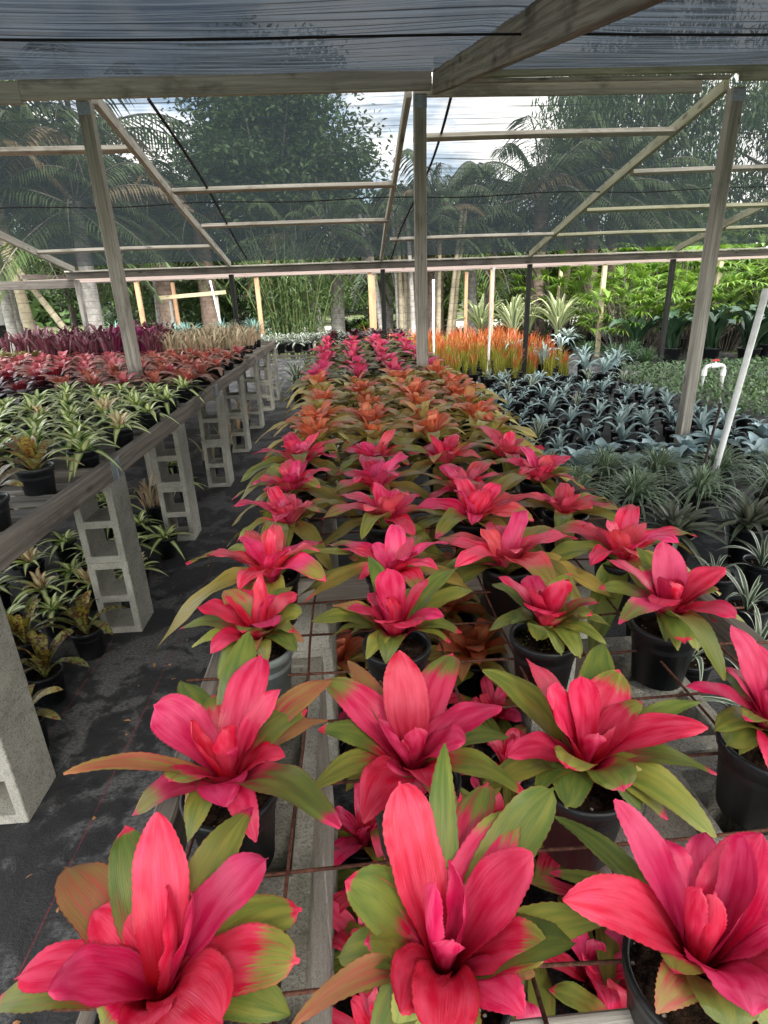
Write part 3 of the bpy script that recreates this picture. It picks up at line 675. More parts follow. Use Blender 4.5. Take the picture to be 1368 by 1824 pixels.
# left bench: two blocks standing on end, hollow faces to the camera
PLACES = ['nearest the camera', 'second from the camera', 'third from the camera', 'fourth from the camera', 'fifth from the camera', 'sixth from the camera', 'seventh from the camera', 'farthest from the camera']
for i, (y, dx) in enumerate(((1.452, -.007), (2.577, -.008), (3.725, -.013), (4.895, .015), (6.06, 0), (7.2, -.005), (8.35, 0), (9.15, 0))):
    for lv, nm in ((0, 'lower'), (1, 'upper')):
        # local long axis X stands up, hollow axis Z points along the aisle
        o = block((-1.115 + dx - .097 + random.uniform(-.002, .002), y, .1985 + lv * .397), UP,
                  f'{nm} concrete block of the upright pair along the aisle {PLACES[i]}', 'upright concrete blocks under the left bench edge')
for i, (y, x) in enumerate(((2.7, -2.45), (3.9, -2.45), (5.0, -2.45), (6.1, -2.45), (7.3, -2.45))):
    for lv, nm in ((0, 'lower'), (1, 'upper')):
        block((x, y, .1985 + lv * .397), UP, f'{nm} concrete block deep under the left bench, inner pair {PLACES[i]}', 'inner concrete blocks under the left bench')
# right bench: stacks of blocks with their cores upwards, long side along the aisle
for side, x in (('aisle', -.205), ('right', .655)):
    for i, y in enumerate((.64, 1.05, 1.73, 2.16, 2.62, 3.3, 4.3, 5.6, 7.0, 8.4)):
        if i > 4 and side == 'right': continue
        for lv, nm in enumerate(('lowest', 'second', 'third', 'topmost')):
            if i > 4 and lv < 2: continue
            block((x + random.uniform(-.004, .004), y, lv * .1785 + (0 if i <= 4 else 0)), (0, 0, math.pi / 2 + random.uniform(-.03, .03)),
                  f'{nm} concrete block, {ORD[i]} stack from the front under the {side} side of the wire bench', 'concrete blocks under the wire mesh bench').scale = (1, 1, .92)

# ------------------------------------------------------------------ pipes
def pipe(name, label, pts, r, mat='pvc', cap=True):
    t = thing(name, label, 'pipe', pts[0]); base = Vector(pts[0])
    mb = MB(); tube(mb, [Vector(p) - base for p in pts], r, 14); link('pipe', mb.mesh('pipe', [M[mat]]), t)
    if cap:
        d = (Vector(pts[-1]) - Vector(pts[-2])).normalized(); e = Vector(pts[-1]) - base
        mb = MB(); tube(mb, [e - d * .055, e - d * .002, e + d * .004], [r * 1.22, r * 1.22, r * 1.1], 14); link('coupling', mb.mesh('coupling', [M[mat]]), t)
    return t
pipe('irrigation_riser', 'tall white irrigation pipe leaning beside the striped mounds, close at right', [(2.56, 3.79, 0), (2.64, 3.795, .75), (2.72, 3.8, 1.5)], .021)
pipe('irrigation_riser', 'slim white irrigation pipe standing at the edge of the orange grass', [(2.40, 10.0, 0), (2.42, 10.0, 1.0), (2.45, 10.0, 1.86)], .02)
pipe('irrigation_riser', 'slim white irrigation pipe standing right behind the middle roof post', [(1.76, 12, 0), (1.75, 12, .9), (1.75, 12, 1.72)], .022)
pipe('irrigation_riser', 'thin pale pipe among the palm trunks behind the beige bromeliads', [(-2.95, 14.6, 0), (-3.0, 14.6, 1), (-3.1, 14.6, 1.9)], .02)
t = thing('dark_rod', 'thin dark metal rod stuck in the ground beside the white leaning pipe', 'rod', (2.43, 3.75, 0)); mb = MB()
tube(mb, [(0, 0, 0), (.04, 0, .3), (.10, 0.02, .78)], .009, 8); link('rod', mb.mesh('rod', [M['rod']]), t)
vs = thing('standpipe', 'white looped water standpipe with a red valve handle beside the right roof post', 'standpipe', (4.85, 7.7, 0)); mb = MB()
arc = [(.0, 0, 0), (.0, 0, .40)] + [(.06 - .06 * math.cos(a), 0, .40 + .06 * math.sin(a)) for a in np.linspace(.2, 1.57, 5)] + [(.20, 0, .46)] + [(.22 + .05 * math.sin(a), 0, .41 + .05 * math.cos(a)) for a in np.linspace(.2, 1.57, 5)] + [(.27, 0, .0)]
tube(mb, arc, .026, 12); link('pipe', mb.mesh('pipe', [M['pvc']]), vs)
for p, q in (((0, 0, .33), (0, 0, .41)), ((.27, 0, .32), (.27, 0, .40)), ((.08, 0, .46), (.19, 0, .46))):
    mb = MB(); tube(mb, [p, q], .034, 12); link('coupling', mb.mesh('coupling', [M['pvc']]), vs)
mb = MB(); tube(mb, [(.14, 0, .485), (.14, 0, .515)], .014, 10); v = link('valve', mb.mesh('valve', [M['pvc']]), vs)
mb = MB(); tube(mb, [(.09, 0, .522), (.115, 0, .53), (.165, 0, .53), (.19, 0, .522)], [.008, .014, .014, .008], 8); link('handle', mb.mesh('handle', [M['redplastic']]), v)

# ------------------------------------------------------------------ foreground bromeliads: one leaf table per plant (tip x, y, z from the heart, width, colour class)
HERO = [
(-0.234,0.399,[(0.012,0.087,0.11,0.06,0),(-0.062,0.117,0.06,0.053,2),(-0.13,0.09,0.03,0.057,4),(-0.128,0.003,0.02,0.044,0),(-0.077,-0.041,0.05,0.064,0),(0.115,0.06,0.07,0.055,0),(0.067,0.165,0.03,0.052,2),(0.151,-0.031,0.02,0.06,1),(0.093,-0.068,0.03,0.067,0),(0.145,0.059,-0.02,0.05,2),(-0.17,-0.004,-0.03,0.051,2),(-0.037,-0.052,-0.01,0.054,1),(0.135,-0.039,-0.05,0.053,5),(0.019,0.002,0.08,0.041,0),(0.052,0.005,0.1,0.028,0),(0.02,-0.044,-0.06,0.05,4)]),
(0.069,0.397,[(-0.059,0.094,0.11,0.06,0),(-0.097,0.056,0.04,0.072,2),(0.098,0.025,0.08,0.058,0),(0.094,0.113,0.06,0.059,1),(0.15,0.115,0.075,0.05,5),(0.01,0.189,0.085,0.036,5),(0.055,0.18,0.03,0.045,1),(0.12,-0.048,0.03,0.069,3),(0.19,0.002,-0.02,0.046,5),(-0.017,-0.108,0.04,0.058,0),(-0.168,-0.02,-0.04,0.029,4),(-0.01,-0.007,0.11,0.028,0),(0.017,0.007,0.08,0.036,0),(-0.104,0.012,-0.05,0.028,4),(-0.054,-0.066,-0.04,0.044,3)]),
(0.342,0.379,[(-0.078,0.076,0.11,0.046,0),(-0.157,0.014,0.07,0.061,0),(0.069,0.039,0.09,0.058,0),(0.046,0.007,0.1,0.05,0),(-0.018,-0.093,0.04,0.065,0),(-0.024,-0.078,-0.01,0.057,3),(0.071,-0.014,0.03,0.05,0),(-0.107,0.155,0.0,0.029,5),(-0.128,0.105,-0.03,0.031,2),(-0.047,0.029,-0.04,0.028,4),(-0.029,-0.01,0.09,0.035,0),(-0.061,-0.063,-0.03,0.043,4),(0.052,-0.061,-0.03,0.047,4),(0.163,0.074,-0.01,0.055,3),(-0.016,-0.019,0.09,0.032,0)]),
(-0.218,0.683,[(-0.102,0.042,0.07,0.069,0),(0.047,0.121,0.09,0.063,0),(0.092,0.032,0.08,0.052,0),(0.121,0.056,0.03,0.055,2),(0.147,0.08,-0.01,0.054,4),(0.163,0.094,0.05,0.049,4),(0.186,-0.221,0.1,0.06,2),(0.015,-0.114,0.02,0.066,0),(-0.113,-0.078,-0.02,0.058,1),(-0.156,-0.122,0.1,0.037,4),(-0.094,0.158,0.025,0.06,3),(0.022,0.185,0.095,0.058,5),(-0.055,-0.054,-0.06,0.055,4),(0.053,-0.103,-0.06,0.039,0),(0.016,-0.011,0.07,0.049,0),(-0.04,-0.005,0.06,0.04,0)]),
(0.065,0.678,[(-0.008,0.098,0.1,0.067,0),(0.074,0.157,0.05,0.056,1),(0.138,0.028,0.04,0.053,0),(0.069,-0.049,0.04,0.059,0),(0.163,-0.054,-0.04,0.051,2),(-0.126,0.124,0.04,0.06,1),(-0.146,0.05,-0.01,0.045,2),(-0.167,-0.011,-0.04,0.05,2),(-0.093,-0.11,-0.01,0.076,0),(0.159,0.028,-0.03,0.04,3),(-0.107,0.154,0.04,0.033,4),(-0.023,-0.05,-0.05,0.064,0),(0.006,-0.031,0.06,0.036,0),(-0.041,-0.02,0.06,0.047,0)]),
(0.327,0.657,[(-0.07,0.091,0.09,0.058,0),(-0.058,0.016,0.09,0.072,0),(0.008,0.035,0.09,0.047,0),(0.088,0.094,0.05,0.067,1),(0.159,-0.034,0.04,0.051,0),(0.184,-0.043,-0.045,0.043,2),(-0.127,-0.01,0.0,0.053,0),(-0.126,0.142,0.035,0.053,3),(0.091,0.162,0.055,0.056,3),(-0.154,-0.022,-0.06,0.047,3),(-0.072,-0.064,-0.04,0.059,3),(0.017,-0.094,0.0,0.061,2),(0.151,-0.099,-0.07,0.054,3),(0.185,0.022,0.035,0.033,3),(0.08,-0.093,-0.07,0.05,2)]),
(0.649,0.693,[(-0.017,0.096,0.1,0.054,0),(-0.144,0.006,0.04,0.045,0),(-0.11,-0.008,-0.02,0.05,3),(-0.086,-0.018,-0.05,0.059,3),(-0.018,0.124,-0.02,0.039,2),(0.042,0.021,0.09,0.059,0),(0.051,-0.04,0.04,0.058,0),(-0.002,-0.096,0.0,0.056,3),(-0.059,-0.094,-0.04,0.052,0),(0.023,0.091,0.06,0.047,0)]),
(-0.225,1.065,[(0.026,0.014,0.09,0.069,0),(-0.116,0.005,0.04,0.064,0),(-0.068,0.068,0.04,0.062,4),(0.09,0.022,0.04,0.055,0),(0.098,0.022,-0.01,0.04,5),(0.064,0.137,0.0,0.045,3),(-0.174,0.029,-0.03,0.046,2),(-0.085,-0.081,-0.02,0.056,0),(0.079,-0.048,-0.01,0.057,2),(0.052,-0.053,-0.05,0.036,5),(-0.118,-0.058,-0.04,0.036,5),(-0.084,-0.097,-0.06,0.038,5),(0.054,-0.113,0.05,0.052,0),(-0.054,-0.013,0.07,0.036,0),(-0.017,-0.122,-0.06,0.053,4)]),
(0.07,1.041,[(-0.007,0.03,0.1,0.066,0),(0.067,0.02,0.08,0.042,0),(-0.092,-0.043,0.04,0.047,0),(0.085,-0.07,0.03,0.047,0),(0.178,0.059,0.02,0.053,5),(0.151,0.109,0.05,0.053,5),(0.137,-0.02,-0.04,0.045,2),(-0.131,0.063,0.0,0.043,4),(-0.181,0.051,-0.025,0.043,5),(-0.137,0.018,-0.04,0.049,5),(-0.023,-0.093,-0.05,0.053,5),(-0.045,0.175,0.06,0.042,3),(-0.039,0.014,0.07,0.066,0),(0.015,-0.093,0.03,0.064,0),(0.132,0.095,0.0,0.044,4)]),
(0.391,1.034,[(-0.102,0.024,0.07,0.048,0),(-0.001,-0.04,0.09,0.055,0),(0.04,-0.008,0.07,0.047,0),(0.109,-0.018,0.01,0.043,0),(-0.053,-0.069,0.04,0.059,0),(0.095,-0.021,0.03,0.03,4),(0.127,-0.038,-0.03,0.032,3),(0.073,-0.1,-0.04,0.036,5),(-0.08,0.001,-0.02,0.044,3),(-0.097,0.13,-0.01,0.037,3),(-0.007,-0.083,-0.06,0.026,5),(-0.062,-0.031,0.08,0.047,0),(0.059,0.001,-0.01,0.039,3),(-0.023,-0.03,-0.06,0.048,5)]),
(0.669,1.052,[(0.029,0.056,0.1,0.09,0),(-0.118,0.066,0.07,0.056,0),(0.113,-0.001,0.06,0.064,0),(0.054,-0.131,0.02,0.063,0),(-0.145,0.028,0.01,0.045,2),(-0.221,-0.256,0.1,0.055,1),(-0.041,-0.146,-0.02,0.059,2),(-0.157,-0.401,0.1,0.045,3),(0.13,-0.071,-0.03,0.035,3),(0.012,-0.135,-0.05,0.032,5),(0.02,0.188,0.03,0.043,3),(-0.054,-0.027,0.07,0.031,0),(0.004,-0.024,0.05,0.039,0),(-0.08,-0.126,0.05,0.055,0),(-0.046,0.06,-0.02,0.046,3)]),
]

HEROLAB = ['pink bromeliad at the near left corner of the wire bench, broad petals spread wide', 'pink bromeliad front and centre, one long pink leaf hanging over the pot rim', 'pink bromeliad at the near right corner with a big pink leaf drooping forward',
 'pink bromeliad second from the front at the aisle side, olive leaf reaching over the aisle', 'pink bromeliad in the second row with a neat round cup behind the front centre plant', 'pink bromeliad in the second row with long olive green leaves around red petals', 'pink bromeliad cut by the right picture edge, second row from the front',
 'pink bromeliad in the only grey pot, third row at the aisle side', 'pink bromeliad in the third row with yellow green outer leaves fanned wide', 'pink bromeliad with weed seedlings in its pot, third row', 'large pink bromeliad with broad smooth petals at the right end of the third row']
HZ = .082        # heart above the soil
for i, (x, y, L) in enumerate(HERO):
    rs = np.random.RandomState(300 + i)
    t = thing('potted_bromeliad', HEROLAB[i], 'potted plant', (x, y, .73), 0, 'pink bromeliads on the wire mesh bench')
    pk = 'grey' if i == 7 else 'bench'
    p = link('pot', POT[pk], t); link('soil', SOIL[pk], p, rz=rs.rand() * 6)
    A, B = MB(), MB()
    LL = [tuple(l) for l in L]
    # extra low outer leaves where the table leaves a gap underneath
    for k in range(5):
        a = rs.rand() * 6.28; r = .07 + .05 * rs.rand(); LL.append((r * math.cos(a), r * math.sin(a), -.045 - .02 * rs.rand(), .042, int(rs.choice([3, 5, 4, 2]))))
    azs = sorted(math.atan2(l[1], l[0]) for l in L if math.hypot(l[0], l[1]) > .055 and l[4] in (0, 1, 2))
    gaps = sorted(((azs[(k + 1) % len(azs)] - azs[k]) % 6.2832, azs[k]) for k in range(len(azs)))[::-1]
    for gp, a0 in gaps[:4]:      # short petals between the long ones, so the star closes
        if gp < 1.0: continue
        for q in ((.33, .67) if gp > 1.7 else (.5,)):
            a, r = a0 + gp * q, .075 + .03 * rs.rand(); LL.append((r * math.cos(a), r * math.sin(a), .012 + .03 * rs.rand(), .050, int(rs.choice([0, 0, 1, 2]))))
    for k in range(0 if i in (0, 2) else 1):
        a = rs.rand() * 6.28; LL.append((.014 * math.cos(a), .014 * math.sin(a), .035 + .02 * k, .034, 0))
    for (dx, dy, dz, w, c) in LL:
        R = math.hypot(dx, dy); w = min(w, .066); az = math.atan2(dy, dx); D = np.array([math.cos(az), math.sin(az), 0]); Z = np.array([0, 0, 1.0])
        inner = c == 0 and dz >= .03
        r0 = .007
        if R < .055 and dz > .03:      # upright cup leaf
            P = [D * r0 - Z * .05, D * (.022 + .2 * R) + Z * (.01), D * (.026 + .55 * R) + Z * (dz * .6), D * max(R, .02) + Z * dz]; ch = (1.15, .75, .1)
        else:
            lift = .010 + .10 * R
            P = [D * r0 - Z * (.055 if inner else .070), D * (.026 + .12 * R) + Z * (.008 + .18 * max(dz, 0) - (0 if inner else .014)), D * (.55 * R + .012) + Z * (dz * .62 + lift * (1 if dz > -.03 else 1.1)), D * R + Z * dz]; ch = (.85, .20, -.16 if inner else -.1)
        sen = (lambda tt: .55 * sstep(tt, .05, .7)) if c == 4 and rs.rand() < .55 else ((lambda tt: .35 * sstep(tt, .4, 1)) if c == 4 else 0.0)
        leaf(A if inner else B, P, az, w * ((.95 if i == 2 else 1.15) if R < .055 and dz > .03 else 1.1), 40, 9, 'strap' if rs.rand() < .3 or R < .055 else 'bract', ch, rs.randn() * .012, rs.randn() * (.22 if R > .06 else .1), GREEN[c], sen, rs.rand(), .035 + .05 * rs.rand(), teeth=.0011, pw=rs.uniform(1.7, 2.7), base=.80 if R < .055 else .66)
    z0 = .122
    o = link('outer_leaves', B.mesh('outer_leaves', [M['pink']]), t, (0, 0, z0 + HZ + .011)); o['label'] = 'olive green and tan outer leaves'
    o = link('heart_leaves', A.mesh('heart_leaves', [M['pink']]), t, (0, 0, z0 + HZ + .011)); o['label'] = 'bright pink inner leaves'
    if i == 9:
        mb = MB()
        for k in range(26):
            a, r = rs.rand() * 6.28, .02 + .04 * rs.rand()
            for q in range(3):
                leaf(mb, [v + np.array([-.02 + r * math.cos(a) * .8, r * math.sin(a), 0]) for v in polar_leaf(rs.rand() * 6.28, .008, .6, .1, .001)], 0, .004, 4, 3, 'oval', rnd=rs.rand())
        link('weed_seedlings', mb.mesh('weed_seedlings', [M['treelight']]), t, (0, 0, .122))

# ------------------------------------------------------------------ species
def g_pink(r, t): return GREEN[0](t) if r < .52 else (GREEN[1](t) if r < .62 else (GREEN[2](t) if r < .72 else GREEN[5 if int(r * 97) % 2 else 3](t)))
species('pink', 'pink_brightened', 8, n=18, L=(.10, .225), W=(.050, .062), el=(70, -4), droop=(.0, .22), shape='bract', nv=16, nu=7, chan=(.9, .28, -.18), gr=g_pink, jit=.3, sen=.25, base=.7, twist=.3, wave=.12, side=.012)
species('pup', 'pink_brightened', 4, n=11, L=(.09, .15), W=(.032, .042), el=(80, 12), droop=(0, .15), nv=12, nu=5, gr=lambda r, t: g_pink(r * .9 + .05, t), base=.65, wave=.1)
species('pinkfar', 'pinkfar', 5, n=22, L=(.11, .21), W=(.04, .052), el=(80, 0), droop=(0, .2), nv=10, nu=5, gr=lambda r, t: (0 if r < .45 else .9) + .1 * t, sen=.2)
species('orange', 'orange', 7, n=26, L=(.09, .20), W=(.037, .05), el=(80, 6), droop=(0, .26), nv=11, nu=5, chan=(.9, .3, -.2), gr=lambda r, t: np.clip((r - .42) * 2.6, 0, 1) + .15 * t - .1, sen=.2, wave=.1)
species('bronze', 'orange', 4, n=26, L=(.08, .20), W=(.035, .05), el=(82, -4), droop=(0, .28), nv=11, nu=5, chan=(.9, .3, -.2), gr=lambda r, t: np.clip((r - .08) * 2.6, 0, 1) + .15 * t, sen=.3, wave=.1)
species('white', 'white', 6, n=18, L=(.10, .20), W=(.032, .040), el=(56, -10), droop=(.0, .24), nv=11, nu=5, shape='lance', gr=lambda r, t: .85 + 0 * t, base=.75)
species('whitepink', 'white', 3, n=18, L=(.12, .19), W=(.033, .040), el=(74, 2), droop=(.0, .25), nv=11, nu=5, shape='lance', gr=lambda r, t: (.05 if r < .45 else .8) + 0 * t, base=.75)
species('coral', 'coral', 6, n=20, L=(.09, .20), W=(.030, .040), el=(80, 6), droop=(0, .18), nv=10, nu=5, gr=lambda r, t: np.clip(r * 1.2 - .25, 0, 1) + .1 * t, base=.7)
species('rosecoral', 'rosecoral', 3, n=18, L=(.09, .19), W=(.030, .040), el=(80, 10), droop=(0, .18), nv=10, nu=5, gr=lambda r, t: np.clip(r * 1.1 - .25, 0, 1) + .1 * t, base=.7)
species('maroon', 'maroon', 3, n=20, L=(.11, .23), W=(.045, .06), el=(78, 2), droop=(0, .15), nv=10, nu=5, gr=lambda r, t: r + 0 * t)
species('darkred', 'darkred', 4, n=20, L=(.13, .25), W=(.045, .06), el=(78, 8), droop=(0, .12), nv=10, nu=5, gr=lambda r, t: r + 0 * t)
species('starwhite', 'starwhite', 4, n=18, L=(.13, .24), W=(.034, .044), el=(76, 4), droop=(0, .2), nv=10, nu=5, gr=lambda r, t: .8 + 0 * t)
species('ribbon', 'ribbon', 2, n=34, L=(.40, .62), W=(.028, .036), el=(86, 28), droop=(.05, .62), nv=14, nu=5, shape='lance', gr=lambda r, t: .6 + 0 * t)
species('ribbonsmall', 'ribbon', 3, n=9, L=(.16, .26), W=(.020, .026), el=(80, 22), droop=(.0, .2), nv=10, nu=5, shape='lance', gr=lambda r, t: .6 + 0 * t)
species('purple', 'purple', 5, n=16, L=(.18, .36), W=(.030, .040), el=(88, 58), droop=(0, .05), nv=11, nu=5, chan=(1.0, .6, .2), gr=lambda r, t: r + 0 * t, tuft=.05)
species('purplebright', 'purplebright', 2, n=16, L=(.28, .42), W=(.045, .055), el=(88, 60), droop=(0, .06), nv=11, nu=5, chan=(1.0, .6, .2), gr=lambda r, t: r + 0 * t, tuft=.05)
species('beige', 'beige', 5, n=20, L=(.18, .36), W=(.020, .028), el=(88, 50), droop=(0, .24), nv=12, nu=5, shape='lance', gr=lambda r, t: r + 0 * t, tuft=.07)
species('tiger', 'tiger', 3, n=10, L=(.16, .24), W=(.034, .042), el=(78, 24), droop=(0, .16), nv=12, nu=5, chan=(.9, .4, -.1), gr=lambda r, t: r + 0 * t)
species('oliveold', 'oliveold', 3, n=13, L=(.13, .21), W=(.034, .042), el=(82, 22), droop=(0, .18), nv=12, nu=5, gr=lambda r, t: r + .2 * t)
species('yellowgreen', 'oliveold', 2, n=18, L=(.11, .20), W=(.034, .042), el=(80, 5), droop=(0, .2), gr=lambda r, t: .9 + 0 * t)
species('flame', 'flame', 5, n=24, L=(.30, .52), W=(.013, .018), el=(88, 74), droop=(0, .02), shape='grass', nv=8, nu=3, gr=lambda r, t: sstep(t, .22, .62) * 1.0 - .1 + .15 * math.sin(r * 37), tuft=.05)
species('flamegreen', 'flame', 3, n=18, L=(.26, .44), W=(.013, .018), el=(88, 72), droop=(0, .02), shape='grass', nv=8, nu=3, gr=lambda r, t: sstep(t, .5, 1.0) * .9 - .2 + 0 * r, tuft=.05)
species('agave', 'agave', 7, n=9, L=(.13, .22), W=(.030, .040), el=(80, 22), droop=(0, .26), shape='lance', nv=11, nu=5, chan=(.8, .5, .2), gr=lambda r, t: r + 0 * t, base=.8, wave=.03)
species('agavesmall', 'agave', 4, n=6, L=(.05, .12), W=(.022, .028), el=(74, 24), droop=(0, .22), shape='lance', nv=9, nu=5, chan=(.8, .5, .2), gr=lambda r, t: r + 0 * t, base=.8)
species('agavebig', 'agave', 3, n=16, L=(.30, .48), W=(.055, .07), el=(84, 24), droop=(0, .40), shape='lance', nv=13, nu=5, chan=(.8, .6, .3), gr=lambda r, t: r + 0 * t, base=.8)
species('cabbage', 'cabbage', 4, n=10, L=(.12, .24), W=(.08, .105), el=(74, 12), droop=(0, .20), shape='lance', nv=12, nu=7, chan=(.7, .35, .1), gr=lambda r, t: r + 0 * t, base=.75, wave=.10)
species('mound', 'mound', 4, n=130, L=(.20, .42), W=(.014, .018), el=(84, 12), droop=(.02, .62), shape='grass', nv=12, nu=3, gr=lambda r, t: r + 0 * t, side=.03)
species('spiky', 'spiky', 3, n=42, L=(.16, .34), W=(.036, .048), el=(78, -2), droop=(0, .04), shape='lance', nv=9, nu=5, chan=(.6, .35, .1), gr=lambda r, t: r + 0 * t, base=.7, sen=.22)
species('furcraea', 'furcraea', 3, n=38, L=(.75, 1.25), W=(.085, .10), el=(86, 30), droop=(0, .10), shape='lance', nv=12, nu=5, chan=(.6, .4, .2), gr=lambda r, t: r + 0 * t, base=.6)
species('silver', 'silver', 2, n=44, L=(.25, .5), W=(.045, .06), el=(84, 5), droop=(0, .3), shape='lance', nv=10, nu=5, gr=lambda r, t: r + 0 * t)
species('teal', 'teal', 2, n=70, L=(.35, .6), W=(.018, .024), el=(84, 5), droop=(0, .1), shape='grass', nv=7, nu=3, gr=lambda r, t: r + 0 * t)
species('paddle', 'darkleaf', 4, n=16, L=(.55, .95), W=(.17, .24), el=(86, 46), droop=(0, .25), shape='oval', nv=14, nu=7, chan=(.3, .3, .1), gr=lambda r, t: r + 0 * t, tuft=.1, wave=.12)
species('finetuft', 'finegreen', 3, n=110, L=(.25, .5), W=(.010, .014), el=(88, 12), droop=(0, .2), shape='grass', nv=7, nu=3, gr=lambda r, t: r + 0 * t, tuft=.06)

# ------------------------------------------------------------------ wire mesh bench: the further rows
ROW4 = [(-.236,1.396),(.088,1.369),(.401,1.379),(.716,1.372),(-.226,1.757),(.092,1.733),(.381,1.714),(.687,1.719),(-.24,2.094),(.087,2.073),(.403,1.982),(.708,2.073),(-.228,2.434),(.104,2.398),(.383,2.344),(.665,2.404)]
CW = ['at the aisle side', 'second from the aisle', 'third from the aisle', 'at the far right side']
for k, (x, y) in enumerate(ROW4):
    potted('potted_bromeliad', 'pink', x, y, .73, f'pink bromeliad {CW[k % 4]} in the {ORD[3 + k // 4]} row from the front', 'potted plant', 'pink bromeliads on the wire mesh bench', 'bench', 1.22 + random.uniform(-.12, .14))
ORNG = [(-.18,2.81),(.1,2.78),(.39,2.76),(.70,2.79),(-.19,3.14),(.10,3.09),(.40,3.10),(.69,3.13),(-.19,3.46),(.11,3.42),(.40,3.40),(.71,3.45),(-.18,3.80),(.10,3.77),(.41,3.76),(.72,3.80),(-.21,4.14),(.08,4.08),(.39,4.1),(.73,4.12),(-.22,4.48),(.05,4.42),(.38,4.44),(.72,4.5),(.72,4.82)]
for k, (x, y) in enumerate(ORNG):
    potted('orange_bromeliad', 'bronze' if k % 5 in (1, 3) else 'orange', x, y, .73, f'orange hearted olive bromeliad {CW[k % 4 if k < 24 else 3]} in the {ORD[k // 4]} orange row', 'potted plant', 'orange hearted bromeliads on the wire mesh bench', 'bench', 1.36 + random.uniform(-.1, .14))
r = 0
for r, y in enumerate((4.85, 5.2, 5.6, 6.0, 6.4, 6.85, 7.3, 7.8, 8.4)):
    for cidx, x in enumerate((-.25, .06, .38, .71)):
        if r == 0 and cidx == 3: continue
        potted('rosy_bromeliad', 'pinkfar', x + random.uniform(-.03, .03), y + random.uniform(-.05, .05), .73, f'deep pink bromeliad {CW[cidx]} in the {ORD[r]} row beyond the orange ones', 'potted plant', 'deep pink bromeliads at the far end of the wire bench', 'bench', 1.25 + random.uniform(-.08, .12))
for r, y in enumerate((8.85, 9.25)):
    for cidx, x in enumerate((-.2, .12, .45, .8)):
        potted('dark_bromeliad', 'darkred', x, y, .75, f'dark maroon bromeliad {CW[cidx]} in the {ORD[r]} dark row', 'potted plant', 'dark maroon bromeliads closing the wire bench', 'bench', 1.05)
for r, y in enumerate((9.75, 10.3)):
    for cidx in range(4):
        potted('dark_bromeliad', 'darkred' if cidx > 1 else 'starwhite', -.5 + .32 * cidx + .1 * r, y + .1 * (cidx % 2), .68 + .0, 'dark spreading bromeliad in the block of plants beyond the wire bench', 'potted plant', 'dark bromeliads beyond the wire bench', 'bench', 1.05)
for r in range(4):
    for cidx in range(6):
        potted('starry_bromeliad', 'starwhite', -1.62 + .27 * cidx + .1 * (r % 2), 9.75 + .33 * r, .66, 'cream and green starry bromeliad in the block at the end of the aisle', 'potted plant', 'cream starry bromeliads at the end of the aisle', 'bench', 1.0)
sb = thing('plant_bench', 'low dark bench carrying cream starry and dark bromeliads across the aisle end', 'bench', (0, 0, 0))
for y in (9.68, 10.4, 11.1): timber('slat', 'wooddark', sb, (-1.85, y, .62), (.98, y, .62), .09, .03)
for x in (-1.8, -.4, .9):
    timber('leg', 'wooddark', sb, (x, 9.72, 0), (x, 9.72, .6), .07, .07, (0, 1, 0)); timber('leg', 'wooddark', sb, (x, 11.05, 0), (x, 11.05, .6), .07, .07, (0, 1, 0))
for k, (x, y) in enumerate(((-.78, 8.9), (-.62, 9.25))):
    potted('potted_ribbon_plant', 'ribbon', x, y, 0, ('white striped ribbon plant standing in the aisle at its far end', 'white striped ribbon plant half hidden behind its twin at the aisle end')[k], 'potted plant', None, 'tall', 1.0)

# young plants on the ground under the wire bench
UND = sorted([(-.16,.95),(-.12,1.94),(-.14,1.62),(.45,1.95),(.46,1.66),(.56,.95),(-.02,.70),(.29,.62),(.50,.68),(.26,1.16),(-.03,1.2),(.45,1.42),(.05,1.45),(.25,1.75),(.2,.92),(.40,2.3),(.15,2.2),(.58,2.75),(.36,2.6),(.05,2.7),(.3,3.0),(-.07,.52),(.2,.52),(.48,.5),(.2,.78),(.48,.80),(.72,.55),(.05,1.05),(.5,1.15),(.36,1.2),(-.02,.88)], key=lambda p: p[1])
UN = {}
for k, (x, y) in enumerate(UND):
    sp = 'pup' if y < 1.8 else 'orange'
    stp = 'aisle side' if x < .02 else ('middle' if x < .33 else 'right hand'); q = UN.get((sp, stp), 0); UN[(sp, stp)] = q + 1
    potted('young_bromeliad', sp, x, y, 0, f"{'pink young' if sp == 'pup' else 'olive and orange'} bromeliad under the {stp} of the wire bench, {ORD[q]} from the front", 'potted plant', 'young bromeliads on the ground under the wire bench', 'small' if sp == 'pup' else 'bench', 1.45 + random.uniform(-.15, .15), 1.1, rz=None)

